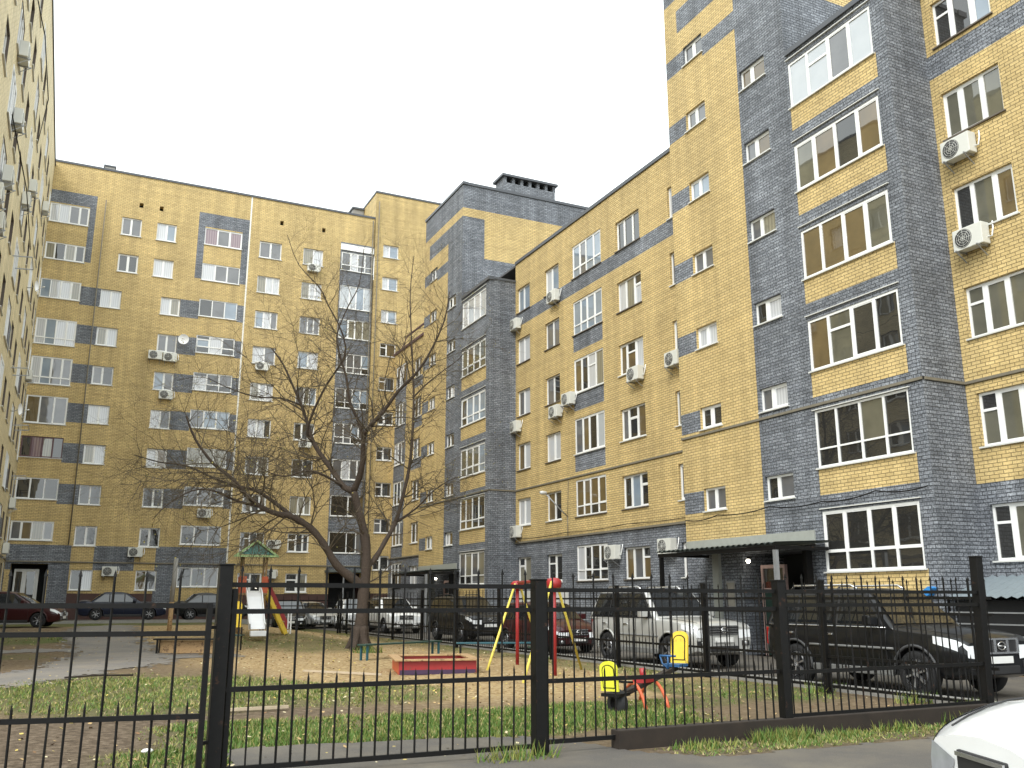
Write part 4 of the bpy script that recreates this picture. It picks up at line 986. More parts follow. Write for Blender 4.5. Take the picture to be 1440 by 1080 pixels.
def dress(Q, R_, n, L, start=.2, lvl=1):
    m_ = len(Q)
    for _ in range(n):
        k = int(m_ * (start + (1 - start) * tr.random())); k = max(1, min(m_ - 2, k))
        v = (Q[k + 1] - Q[k - 1]).normalized(); a = Matrix.Rotation(tr.random() * 6.283, 3, v) @ v.orthogonal().normalized()
        twig(Q[k].copy(), v * .5 + a + Vector((0, 0, .25)), L * (.6 + .7 * tr.random()), min(R_[k] * .42, .028), lvl)
limbs = [
 ([(505, 922), (508, 880), (512, 835), (515, 795), (513, 755), (505, 720), (497, 690)], .265, .145, [0, 0, 0, 0, .1, .1, .1], 4, 1.2),
 ([(508, 822), (494, 812), (474, 795), (455, 765), (436, 742), (412, 727), (388, 722), (365, 712), (345, 694), (325, 672), (300, 652), (275, 618), (262, 585)], .19, .035, [0, -.2, -.4, -.6, -.8, -1, -1.2, -1.4, -1.7, -2, -2.2, -2.4, -2.6], 14, 2.4),
 ([(412, 727), (385, 706), (360, 690), (330, 683), (300, 672), (262, 655), (225, 650), (190, 640)], .09, .02, [-1, -.8, -.6, -.4, -.2, 0, .3, .5], 12, 1.9),
 ([(365, 712), (335, 705), (300, 690), (270, 690), (235, 710), (215, 730)], .06, .012, [-1.4, -1.8, -2.2, -2.6, -3, -3.3], 9, 1.7),
 ([(497, 690), (484, 685), (470, 665), (455, 645), (441, 622), (432, 595), (424, 570), (413, 545), (398, 512), (382, 490)], .14, .03, [.1, .2, .4, .7, .9, 1.1, 1.2, 1.3, 1.5, 1.7], 13, 2.2),
 ([(441, 622), (432, 610), (440, 580), (460, 540), (485, 500), (480, 465), (462, 430), (450, 405), (420, 372), (404, 330)], .065, .012, [.9, .6, .3, 0, -.3, -.5, -.7, -.9, -1, -1.2], 12, 1.6),
 ([(497, 690), (505, 672), (511, 645), (511, 615), (520, 600), (540, 578), (560, 550), (585, 525), (605, 495), (625, 450), (632, 410)], .14, .022, [.1, -.1, -.4, -.7, -.9, -1.1, -1.3, -1.5, -1.7, -1.9, -2], 14, 2.0),
 ([(511, 615), (503, 590), (492, 565), (487, 530), (478, 500), (474, 470), (490, 430), (505, 400), (512, 350)], .075, .012, [-.7, -.9, -1.1, -1.2, -1.3, -1.4, -1.5, -1.6, -1.7], 11, 1.7),
 ([(514, 800), (528, 785), (541, 762), (556, 735), (566, 700), (575, 660), (580, 610), (582, 560), (580, 510), (578, 460), (577, 410), (582, 360)], .12, .015, [0, .3, .7, 1.1, 1.4, 1.7, 2, 2.2, 2.3, 2.4, 2.5, 2.5], 15, 1.8),
 ([(580, 560), (600, 540), (625, 520), (645, 505), (668, 478)], .04, .01, [2.2, 2.1, 2, 1.9, 1.8], 7, 1.3),
 ([(556, 735), (585, 715), (610, 690), (640, 672), (672, 668)], .05, .01, [1.1, .9, .7, .5, .3], 9, 1.6),
 ([(484, 685), (455, 668), (430, 662), (400, 670), (370, 660), (345, 640)], .06, .012, [.2, -.4, -.9, -1.3, -1.7, -2], 11, 1.7),
 ([(424, 570), (395, 560), (360, 558), (320, 545), (285, 530), (250, 535)], .045, .008, [1.2, 1.0, .7, .3, 0, -.3], 10, 1.5),
]
for pts, r0, r1, dep, n, L in limbs:
    Q, R_ = limb([W(x, y, d) for (x, y), d in zip(pts, dep)], r0 * .84, r1 * .8)
    dress(Q, R_, int(n * 1.5), L, .6 if r0 > .28 else .25, 1)
    dress(Q, R_, int(n * 1.6), L * .55, .55 if r0 > .28 else .2, 2)
# flared root
for a in (0, 1.3, 2.5, 3.9, 5.1):
    limb([Vector((math.cos(a) * .13, math.sin(a) * .13, .7)), Vector((math.cos(a) * .26, math.sin(a) * .26, .22)), Vector((math.cos(a) * .5, math.sin(a) * .5, -.08))], .15, .08)
tk.build('trunk', trc[0], TR, uv=False, normals=False); c_ = tw.build('twigs', trc[1], TR, uv=False, normals=False); lv.build('late_leaves', trc[2], c_, uv=False, normals=False)
# ---------------------------------------------------------------- cars
def paint(name, c, metal=0.0, rough=0.35):
    m = plain(name, c, rough, metal, var=.06, scale=2.5, coat=.45 if max(c) < .1 else .8, ior=1.3 if max(c) < .1 else 1.5); return m
CM = {'dark': paint('car_black', (.007, .0075, .0085)), 'silver': paint('car_silver', (.50, .50, .48), .35), 'white': paint('car_white', (.80, .80, .79)), 'grey': paint('car_grey', (.20, .21, .22), .3),
      'maroon': paint('car_maroon', (.040, .008, .009)), 'navy': paint('car_navy', (.012, .016, .035)), 'black2': paint('car_anthracite', (.013, .0135, .015))}
CG = plain('car_glass', (.010, .011, .012), .03, var=.2, ior=1.8)
CT = plain('car_trim', (.016, .016, .017), .6, var=.2); CHR = plain('car_chrome', (.60, .60, .60), .18, .9, var=.05)
CLAD = plain('car_cladding', (.05, .05, .052), .6, var=.2); GRIME = plain('car_grey_cladding', (.17, .17, .165), .5, var=.2)
LMP, _nt, _b = new_mat('headlamp'); _b.inputs['Base Color'].default_value = (.80, .82, .84, 1); _b.inputs['Roughness'].default_value = .12; _b.inputs['Coat Weight'].default_value = 1
LMP2 = plain('headlamp_clear', (.30, .31, .33), .08, var=.35, scale=9, coat=1)
RED = plain('tail_lamp', (.35, .012, .012), .2, var=.1, coat=1); RIM = plain('alloy_rim', (.34, .34, .35), .35, .7, var=.1); PLT = plain('number_plate', (.66, .66, .64), .5, var=.05); AMB = plain('fog_lamp', (.5, .5, .5), .15, .6)

def lerp(a, b, t): return a + (b - a) * t
def interp(tab, x):
    if x <= tab[0][0]: return tab[0][1]
    for (a, b), (c, d) in zip(tab, tab[1:]):
        if x <= c: return lerp(b, d, (x - a) / (c - a))
    return tab[-1][1]
def smooth_interp(tab, x, w=.10): return sum(interp(tab, x + w * k / 3) for k in range(-3, 4)) / 7

def car(name, label, cat, s, group=None):
    """x forward, built as lofted body + lofted cabin with arches cut, glass and trim laid on"""
    L, Wd, Hc = s['L'], s['W'], s['H']; wb = s['wb']; rw = s.get('rw', .33); gc = s.get('gc', .22); xf = s.get('xf', L / 2 - .86); xr = xf - wb
    belt, hood, nose = s['belt'], s['hood'], s['nose']; xw, xrf, xrr, xrb = s['cab']; deck = s.get('deck')
    pm = CM[s['col']]; h2 = L / 2
    root = empty(name, (0, 0, 0), 0, label, cat, group)
    # body
    if deck: topt = [(-h2, deck - .12), (-h2 + .12, deck), (xrb - .02, deck + .03), (xrb + .25, belt), (xw, belt), (xw + .15, hood), (h2 - .55, hood - .06), (h2 - .12, nose), (h2, nose - s.get('drop', .12))]
    else: topt = [(-h2, belt - .10), (-h2 + .1, belt), (xw, belt), (xw + .15, hood), (h2 - .55, hood - .05), (h2 - .10, nose), (h2, nose - .14)]
    bott = [(-h2, gc + .20), (-h2 + .25, gc + .03), (h2 - .3, gc), (h2, gc + .10)]
    def hw(x):
        e = abs(x) / h2; v = Wd / 2 * (1 - (s.get('taper', .11) if x > 0 else .11) * max(0, (e - .74) / .26) ** 2 - .015 * e ** 2)
        if x > 0 and 'round' in s: return v - s['round'] * max(0, (e - .86) / .14) ** 2.2
        return v - .05 * max(0, (e - .96) / .04) ** 2
    def ring(x):
        zb, zt, w = smooth_interp(bott, x), smooth_interp(topt, x), hw(x); cr = s.get('crown', .035)
        zm = lerp(zb, zt, .55)
        half = [(0, zb), (w * .78, zb), (w * .92, zb + .04), (w * .975, zb + .16), (w * .992, zm - .05), (w, zm + .06), (w * .985, zt - .13), (w * .955, zt - .045), (w * .88, zt - .008), (w * .5, zt + cr * .65), (0, zt + cr)]
        return half
    xs_ = [-h2 + L * k / 56 for k in range(57)]; xs_ = [-h2 + .015] + xs_[1:-1] + [h2 - .015]
    mb = MB(); rings = []
    for x in xs_:
        hf = ring(x); full = [(x, y, z) for y, z in hf] + [(x, -y, z) for y, z in reversed(hf[1:-1])]
        rings.append(len(mb.v)); mb.v += full; n = len(full)
    for a, b in zip(rings, rings[1:]):
        for j in range(n): mb.f.append((a + j, a + (j + 1) % n, b + (j + 1) % n, b + j)); mb.m.append(0); mb.sm.append(True)
    mb.f.append(tuple(rings[0] + j for j in range(n))); mb.m.append(0); mb.sm.append(False)
    mb.f.append(tuple(rings[-1] + j for j in reversed(range(n)))); mb.m.append(0); mb.sm.append(False)
    body = mb.build('body', [pm, CT], root, uv=False)
    cut = MB()
    for x in (xf, xr): cut.lathe([(0, -Wd), (rw * 1.17, -Wd), (rw * 1.17, Wd), (0, Wd)], 28, 0, 'y', (x, 0, rw * 1.02))
    co_ = cut.build('cutter', CT, uv=False)
    md = body.modifiers.new('b', 'BOOLEAN'); md.object = co_; md.operation = 'DIFFERENCE'; md.solver = 'EXACT'
    bpy.context.view_layer.update(); dg = bpy.context.evaluated_depsgraph_get()
    me = bpy.data.meshes.new_from_object(body.evaluated_get(dg)); body.modifiers.clear(); body.data = me; bpy.data.objects.remove(co_)
    me.materials.clear(); me.materials.append(pm); me.materials.append(CT)
    bm = bmesh.new(); bm.from_mesh(me)
    for f in bm.faces:
        c = f.calc_center_median(); inn = any(abs(math.hypot(c.x - x, c.z - rw * 1.02) - rw * 1.17) < .03 for x in (xf, xr)) and abs(c.y) < Wd / 2 * .985
        f.material_index = 1 if inn and abs(f.normal.y) < .5 else 0; f.smooth = f.material_index == 0 and len(f.verts) < 9
    for e in bm.edges:
        if len(e.link_faces) == 2 and (e.calc_face_angle(0) > .6 or e.link_faces[0].material_index != e.link_faces[1].material_index): e.smooth = False
    bm.to_mesh(me); bm.free()
    # cabin
    wB, wR = Wd / 2 * .955, Wd / 2 * s.get('tumble', .76); zR = Hc
    zb0 = belt - .05
    rl = [(xrb, zb0), (xrr, zR - .05), (xrr + .25, zR - .008), ((xrr + xrf) / 2, zR), (xrf - .3, zR - .012), (xrf, zR - .06), (xw, zb0)]
    def yat(z): return lerp(wB, wR, max(0, min(1.1, (z - belt) / (zR - belt))))
    mb = MB(); rings = []; N = 44
    for k in range(N + 1):
        x = lerp(xrb + .01, xw - .01, k / N); zt = max(zb0 + .015, smooth_interp(rl, x, .05)); y1 = yat(zt - .05) ; z1 = max(zb0 + .006, zt - .05)
        hf = [(0, zb0), (wB + .004, zb0), (y1, z1), (y1 - .035, lerp(z1, zt, .75)), (y1 - .10, zt), (y1 * .4, zt + .022), (0, zt + .026)]
        full = [(x, y, z) for y, z in hf] + [(x, -y, z) for y, z in reversed(hf[1:-1])]
        rings.append(len(mb.v)); mb.v += full; n = len(full)
    for a, b in zip(rings, rings[1:]):
        for j in range(n): mb.f.append((a + j, a + (j + 1) % n, b + (j + 1) % n, b + j)); mb.m.append(0); mb.sm.append(j not in (1, n - 2))
    mb.f.append(tuple(rings[0] + j for j in range(n))); mb.m.append(0); mb.sm.append(False); mb.f.append(tuple(rings[-1] + j for j in reversed(range(n)))); mb.m.append(0); mb.sm.append(False)
    mb.build('roof', pm, root, uv=False)
    # side glass between pillars
    zl, zu = belt + .02, zR - .115
    def xa(z): return interp([(zb0, xw), (zR - .06, xrf)], z)
    def xc(z): return interp([(zb0, xrb), (zR - .05, xrr)], z)
    divs = s.get('divs', (.36, .70)); x0l, x0u, x1l, x1u = xc(zl) + .10, xc(zu) + .10, xa(zl) - .16, xa(zu) - .12
    cutsl = [x0l] + [lerp(x0l, x1l, d) for d in divs] + [x1l]; cutsu = [x0u] + [min(max(lerp(x0l, x1l, d), x0u + .02), x1u - .05) for d in divs] + [x1u]
    for sg in (-1, 1):
        for k in range(len(cutsl) - 1):
            g = .028
            a, b, c, d = cutsl[k] + g, cutsl[k + 1] - g, cutsu[k + 1] - g, cutsu[k] + g
            mb = MB(); q = [(a, zl), (b, zl), (c, zu), (d, zu)]
            m_ = [(lerp(q[3][0], q[2][0], .0), zu)]
            mb.face([(x, sg * (yat(z) + .006), z) for x, z in q]); mb.build('side_window', CG, root, normals=False, uv=False)
        mb = MB()        # black window surround
        q = [(x0l - .03, zl - .03), (x1l + .04, zl - .03), (x1u + .03, zu + .03), (x0u - .03, zu + .03)]
        mb.face([(x, sg * (yat(z) + .003), z) for x, z in q]); mb.build('window_surround', CT, root, normals=False, uv=False)
        for k in range(1, len(cutsl)):         # door seams and handles
            x = cutsl[k] - (0 if k < len(cutsl) - 1 else -.05); hf = ring(x)
            pts = [(x, sg * (y + .002), z) for y, z in hf[3:8]]
            if any(abs(x - xx) < rw * 1.2 for xx in (xf, xr)): pts = pts[2:]
            mb = MB(); mb.tube(pts, .006, 4, 0, smooth=False); mb.build('door_seam', CT, root, uv=False)
            if k < 3 and s.get('handles', True):
                xh = x - .16 if k < len(cutsl) - 1 else x - .9; z = belt - .16
                if k < len(cutsl) - 1:
                    mb = MB(); mb.box((xh - .09, sg * hw(xh) * .985, z - .018), (xh + .09, sg * (hw(xh) * .985 + .035), z + .018)); mb.build('door_handle', CHR if s.get('chrome') else pm, root, bevel=.008, uv=False)
        # mirrors
        xm = xw - .42; mb = MB(); ym = yat(belt + .05)
        mb.box((xm - .09, sg * (ym + .03), belt + .02), (xm + .08, sg * (ym + .24), belt + .19)); mb.build('mirror', pm, root, bevel=.03, uv=False)
        # arch flares and sills
        for x in (xf, xr):
            pts = [(x + rw * 1.19 * math.cos(a), sg * (hw(x + rw * 1.19 * math.cos(a)) * .992 + .004), rw * 1.02 + rw * 1.19 * math.sin(a)) for a in [R(-8) + R(196) * k / 16 for k in range(17)]]
            mb = MB(); mb.tube(pts, .026, 6); mb.build('arch_trim', CLAD if s.get('clad') else pm, root, uv=False)
        mb = MB(); mb.box((xr + rw * 1.25, sg * (Wd / 2 * .93), gc + .0), (xf - rw * 1.25, sg * (Wd / 2 * 1.0), gc + .12)); mb.build('side_sill', GRIME if s.get('step') else CT, root, bevel=.02, uv=False)
        if s.get('strip'):
            mb = MB(); mb.tube([(x, sg * (hw(x) * .998 + .004), belt - s['strip']) for x in [lerp(xr + .4, xf - .42, k / 8) for k in range(9)]], .022, 5); mb.build('rubbing_strip', GRIME, root, uv=False)
        if s.get('beltline'):
            mb = MB(); mb.tube([(lerp(x0l, x1l + .05, k / 6), sg * (yat(zl - .04) + .004), zl - .035) for k in range(7)], .011, 5); mb.build('belt_moulding', CHR, root, uv=False)
        if s.get('rails'):
            mb = MB(); mb.tube([(xrr + .25, sg * (wR - .1), zR - .0), (xrr + .35, sg * (wR - .09), zR + .07), (xrf - .5, sg * (wR - .09), zR + .07), (xrf - .35, sg * (wR - .1), zR - .0)], .022, 6); mb.build('roof_rail', CHR if s.get('chrome') else CT, root, uv=False)
        # lamps
        hx = h2 - .015; lz = nose - .05; lh = s.get('lamph', .16); lw = s.get('lampw', .38)
        mb = MB(); a_, b_, n_ = hw(h2 - .45) * .999 + .004, hw(hx) - lw, 6
        pts0, pts1 = [], []
        for k in range(n_ + 1):
            t = k / n_; x = lerp(h2 - s.get('lampx', .42), hx + .006, min(1, t * 1.5)); y = hw(x) * .985 + .006 if t < .66 else lerp(hw(hx) * .985, hw(hx) - lw, (t - .66) / .34)
            zt = min(smooth_interp(topt, x) - .05, lz + lh * .45 + .04 * (1 - t)); hgt = lh * (.55 + .45 * t)
            pts0.append((x, sg * y, zt)); pts1.append((x + .004, sg * (y + .006), zt - hgt))
        for k in range(n_): mb.face([pts0[k], pts0[k + 1], pts1[k + 1], pts1[k]], 0, True)
        if s.get('lampmat'):      # lamp glass swept up over the wing
            mb = MB(); rows = []
            for k in range(9):
                x = lerp(h2 - .62, h2 - .02, k / 8); t = k / 8; w, zt = hw(x), smooth_interp(topt, x)
                rows.append([(x, sg * (w * .995 + .008), zt - .14 - .16 * t), (x, sg * (w * .99 + .008), zt - .13 - .05 * t), (x, sg * (w * .972 + .008), zt - .08), (x, sg * (w * .945 + .006), zt - .036), (x, sg * (w * .86 + .003), zt + .004)])
            for a, b in zip(rows, rows[1:]):
                for j in range(4): mb.face([a[j], a[j + 1], b[j + 1], b[j]], 0, True)
            xe, we, ze = h2 - .008, hw(h2 - .015), smooth_interp(topt, h2 - .015); mb.face([(xe, sg * we * .93, ze - .02), (xe, sg * we * .985, ze - .12), (xe, sg * we * .99, ze - .30), (xe, sg * (we * .97 - .20), ze - .24), (xe, sg * (we * .97 - .26), ze - .09)])
        mb.build('headlight', s.get('lampmat', LMP), root, normals=False, uv=False)
        xt = -h2 + .02; mb = MB(); zt = (deck or belt) - .08; yt = hw(xt)
        mb.box((xt - .025, sg * (yt - .26 if deck else yt - .15), zt - (.16 if deck else .34)), (xt + .12, sg * (yt + .008), zt)); mb.build('tail_light', RED, root, bevel=.02, uv=False)
    # windscreen and rear window
    def across(xa_, za, xb_, zb, m1, m2, nm, out):
        dx, dz = xb_ - xa_, zb - za; ln = math.hypot(dx, dz); nx_, nz_ = (dz / ln * out, -dx / ln * out)
        if nz_ < 0: nx_, nz_ = -nx_, -nz_
        mb = MB(); P_ = []
        for t in (m1, m2):
            x, z = lerp(xa_, xb_, t), lerp(za, zb, t); P_.append((x + nx_ * .012, yat(z) - .10, z + nz_ * .012 + .02))
        for k in range(6):
            f0, f1 = -1 + k / 3, -1 + (k + 1) / 3; bow = lambda f: .03 * (1 - f * f)
            mb.face([(P_[0][0] + bow(f0) * out * .3, P_[0][1] * f0, P_[0][2]), (P_[0][0] + bow(f1) * out * .3, P_[0][1] * f1, P_[0][2]), (P_[1][0], P_[1][1] * f1, P_[1][2] + .01 * (1 - f1 * f1)), (P_[1][0], P_[1][1] * f0, P_[1][2] + .01 * (1 - f0 * f0))], 0, True)
        mb.build(nm, CG, root, normals=False, uv=False)
    across(xw, zb0, xrf, zR - .06, .12, .96, 'windscreen', 1); across(xrb, zb0, xrr, zR - .05, .16, .94, 'rear_window', -1)
    for sg in (-1, 1):         # bonnet shut lines
        pts = []
        for k in range(9):
            x = lerp(xw + .1, h2 - .16, k / 8); pts.append((x, sg * hw(x) * lerp(.86, .74, k / 8), smooth_interp(topt, x) + s.get('crown', .035) * .25))
        mb = MB(); mb.tube(pts, .006, 4); mb.build('bonnet_seam', CT, root, uv=False)
    # nose: grille, bumper, plate
    gx = h2 - .012; gz0, gz1 = nose - .06 - s.get('grh', .17), nose - .05; gw = hw(h2 - .02) - s.get('lampw', .38) - .03
    mb = MB(); mb.box((gx - .05, -gw, gz0), (gx + .014, gw, gz1)); g_ = mb.build('grille', CT, root, bevel=.012, uv=False)
    mb = MB()
    if s.get('bars') == 'v':
        for y in (-gw * .95, -gw * .36, gw * .36, gw * .95): mb.box((gx + .012, y - .03, gz0), (gx + .03, y + .03, gz1))
        mb.box((gx + .012, -gw, gz1 - .01), (gx + .028, gw, gz1 + .02)); mb.box((gx + .012, -gw, gz0 - .02), (gx + .028, gw, gz0 + .01))
    else:
        for k in range(s.get('nbars', 3)): z = lerp(gz0 + .02, gz1 - .02, k / max(1, s.get('nbars', 3) - 1)); mb.box((gx + .012, -gw * .97, z - .011), (gx + .026, gw * .97, z + .011))
    mb.build('grille_bar', CHR, g_, uv=False)
    mb = MB(); zc = (gz0 + gz1) / 2
    if s.get('badge', True): mb.tube([(gx + .034, .085 * math.cos(a), zc + .062 * math.sin(a)) for a in [2 * math.pi * k / 16 for k in range(17)]], .011, 5, cap=False); mb.tube([(gx + .034, -.08, zc), (gx + .034, .08, zc)], .012, 5); mb.build('badge', CHR, g_, uv=False)
    mb = MB(); bz = gc + .06; mb.box((h2 - .06, -gw * 1.0, bz + .04), (h2 + .006, gw * 1.0, bz + .17)); mb.build('lower_intake', CT, root, bevel=.015, uv=False)
    mb = MB(); mb.box((h2, -.26, gz0 - .17), (h2 + .016, .26, gz0 - .06)); mb.build('number_plate', PLT, root, bevel=.004, uv=False)
    for sg in (-1, 1):
        mb = MB(); y = hw(h2 - .06) - .2; mb.box((h2 - .11, sg * (y - .11), gz0 - .25), (h2 + .004, sg * (y + .11), gz0 - .13)); f_ = mb.build('fog_light_recess', CT, root, bevel=.01, uv=False)
        mb = MB(); mb.lathe([(0, .012), (.045, .01), (.05, 0)], 12, 0, 'x', (h2 + .0, sg * y, gz0 - .19)); mb.build('fog_light', AMB, f_, uv=False)
    if s.get('spare'):
        mb = MB(); mb.lathe([(0, -.1), (.3, -.1), (.36, -.05), (.36, .05), (.3, .1), (0, .1)], 24, 0, 'x', (-h2 - .08, 0, belt - .1)); mb.build('spare_wheel', CT, root, uv=False)
    # wheels
    for x in (xf, xr):
        for sg in (-1, 1):
            y = sg * (Wd / 2 - .125); mb = MB()
            prof = [(rw * .62, -.10), (rw * .80, -.115), (rw * .95, -.105), (rw, -.07), (rw, .07), (rw * .95, .105), (rw * .80, .115), (rw * .62, .10), (rw * .62, -.10)]
            mb.lathe(prof, 28, 0, 'y', (x, y, rw)); w_ = mb.build('wheel', M['tyre'], root, uv=False)
            mb = MB(); yo = y + sg * .095
            mb.lathe([(rw * .66, -.02), (rw * .655, .012), (rw * .60, .012), (rw * .58, -.03)], 28, 0, 'y', (x, yo, rw)); mb.lathe([(0, .005), (rw * .14, .005), (rw * .16, -.02)], 14, 0, 'y', (x, yo, rw))
            ns = s.get('spokes', 6)
            for k in range(ns):
                a = 2 * math.pi * k / ns + .3
                mb.bar((x + rw * .1 * math.cos(a), yo - sg * .012, rw + rw * .1 * math.sin(a)), (x + rw * .62 * math.cos(a), yo - sg * .006, rw + rw * .62 * math.sin(a)), rw * .17, .03)
            mb.build('rim', RIM, w_, uv=False)
            mb = MB(); mb.lathe([(0, 0), (rw * .62, 0)], 20, 0, 'y', (x, y + sg * .04, rw)); mb.build('brake_shadow', CT, w_, uv=False)
    return root
def place(o, x, y, hd, z=None):
    """hd = heading in degrees, 0 = towards +X"""
    o.location = (x, y, gz(x, y) + .014 if z is None else z); o.rotation_euler = (0, 0, R(hd)); return o
SUV = dict(L=4.74, W=1.85, H=1.78, wb=2.85, rw=.375, gc=.30, belt=1.12, hood=1.10, nose=1.0, cab=(1.02, .34, -2.0, -2.28), xf=1.42, rails=True)
G = 'cars parked in a row along the side fence'
c = car('parked_car', 'large black off-road car with chrome grille and bright headlight, nearest behind the fence', 'car', dict(SUV, col='dark', chrome=True, clad=True, step=True, bars='v', grh=.2, lampw=.34, lamph=.22, lampx=.55, strip=.36, beltline=True, spokes=6, divs=(.26, .62)), G)
place(c, 13.95, 12.95, -90)
c = car('parked_car', 'silver off-road car with dark windows and grey lower doors, behind the seesaw', 'car', dict(SUV, L=4.72, W=1.87, H=1.84, wb=2.79, col='silver', chrome=True, step=True, nbars=4, grh=.2, lampw=.36, lamph=.2, strip=.42, hood=1.14, nose=1.04, belt=1.14, cab=(.92, .22, -2.02, -2.3), divs=(.30, .66)), G)
place(c, 14.05, 20.2, -90)
c = car('parked_car', 'dark red hatchback mostly hidden behind the red swing uprights', 'car', dict(L=4.1, W=1.72, H=1.5, wb=2.55, rw=.31, gc=.2, belt=.95, hood=.93, nose=.76, cab=(1.05, .25, -1.6, -2.0), col='maroon'), G)
place(c, 14.2, 27.0, -90)
c = car('parked_car', 'boxy dark charcoal car with shiny bonnet, behind the red sandbox', 'car', dict(SUV, L=4.6, W=1.79, H=1.7, wb=2.63, rw=.34, gc=.24, col='black2', hood=1.08, nose=.98, belt=1.08, cab=(1.0, .3, -1.95, -2.22), xf=1.4), G)
place(c, 14.6, 34.6, -90)
c = car('parked_car', 'white crossover car next beyond the charcoal one, just right of the tree trunk', 'car', dict(SUV, L=4.4, W=1.8, H=1.66, wb=2.63, rw=.34, gc=.22, col='white', clad=True, hood=1.03, nose=.9, belt=1.05, cab=(1.0, .2, -1.7, -2.12), xf=1.35, grh=.2), G)
place(c, 14.9, 44.9, -90)
c = car('parked_car', 'white car half hidden by the tree trunk, farther than the white crossover', 'car', dict(SUV, L=4.4, W=1.8, H=1.62, wb=2.6, rw=.33, gc=.22, col='white', hood=1.03, nose=.9, belt=1.04, cab=(1.0, .2, -1.7, -2.12), xf=1.35, rails=False), G)
place(c, 14.6, 50.4, -96)
SED = dict(L=4.4, W=1.73, H=1.44, wb=2.6, rw=.31, gc=.18, belt=.92, hood=.93, nose=.74, deck=.98, cab=(1.0, .2, -.95, -1.62), xf=1.35, lamph=.14)
c = car('parked_car', 'silver saloon car in the distance left of the tree trunk', 'car', dict(SED, col='silver')); place(c, 13.1, 54.5, -80)
c = car('parked_car', 'black saloon car facing the yard, just right of the slide ladder', 'car', dict(SED, col='dark', H=1.5)); place(c, 11.3, 52.0, -100)
c = car('parked_car', 'black saloon parked sideways before the brown plinth, at the far left', 'car', dict(SED, col='navy')); place(c, 2.9, 54.4, 0, .54)
c = car('parked_car', 'black hatchback beside the black saloon, mostly hidden by the thick gate post', 'car', dict(SED, col='dark', L=4.1)); place(c, 7.6, 54.6, 0, .5)
c = car('parked_car', 'maroon car cut off by the left picture edge, in front of the white entrance door', 'car', dict(L=4.2, W=1.72, H=1.5, wb=2.55, rw=.31, gc=.2, belt=.95, hood=.93, nose=.76, cab=(1.05, .2, -1.6, -2.0), col='maroon')); place(c, -1.9, 46.2, -12)
# nearest car: only its front corner is in the picture
c = car('parked_car', 'bright white car whose bonnet corner fills the bottom right of the picture', 'car', dict(L=4.5, W=1.78, H=1.47, wb=2.65, rw=.32, gc=.18, belt=.98, hood=1.0, nose=.80, round=.22, drop=.03, badge=False, deck=1.0, cab=(.85, .0, -1.05, -1.75), xf=1.40, col='white', lamph=.24, lampw=.30, lampx=.55, grh=.16, nbars=2, crown=.06, taper=.14, lampmat=LMP2))
place(c, 6.50, 2.68, 157, .05)
# ---------------------------------------------------------------- things hung on the fronts
def ac_proto():
    o = empty('air_conditioner', (0, 0, 0)); mb = MB()
    mb.box((-.42, -.31, -.28), (.42, -.02, .28)); mb.build('casing', M['acwhite'], o, bevel=.02)
    mb = MB(); mb.lathe([(0, -.318), (.235, -.318), (.25, -.31)], 24, 0, 'y', (-.12, 0, 0)); g = mb.build('fan_grille', M['acgrill'], o)
    mb = MB()
    for r in (.06, .12, .18, .235): mb.tube([(-.12 + r * math.cos(a), -.322, r * math.sin(a)) for a in [2 * math.pi * k / 20 for k in range(21)]], .005, 4, cap=False)
    for a in (0, math.pi / 4, math.pi / 2, 3 * math.pi / 4): mb.tube([(-.12 - .24 * math.cos(a), -.322, -.24 * math.sin(a)), (-.12 + .24 * math.cos(a), -.322, .24 * math.sin(a))], .005, 4)
    mb.build('guard_ring', M['acwhite'], g)
    for x in (-.3, .3):
        mb = MB(); mb.bar((x, 0, -.3), (x, -.4, -.3), .035); mb.bar((x, -.01, -.3), (x, -.01, -.02), .035); mb.bar((x, -.02, -.55), (x, -.38, -.31), .02); mb.build('bracket', M['steel'], o)
    mb = MB(); mb.tube([(.40, -.1, -.1), (.52, -.08, -.12), (.54, -.04, .1), (.5, .02, .3)], .02, 6); mb.build('hose', M['pvc'], o)
    return o
AG = 'air conditioners hung on the house fronts'
proto = ac_proto()
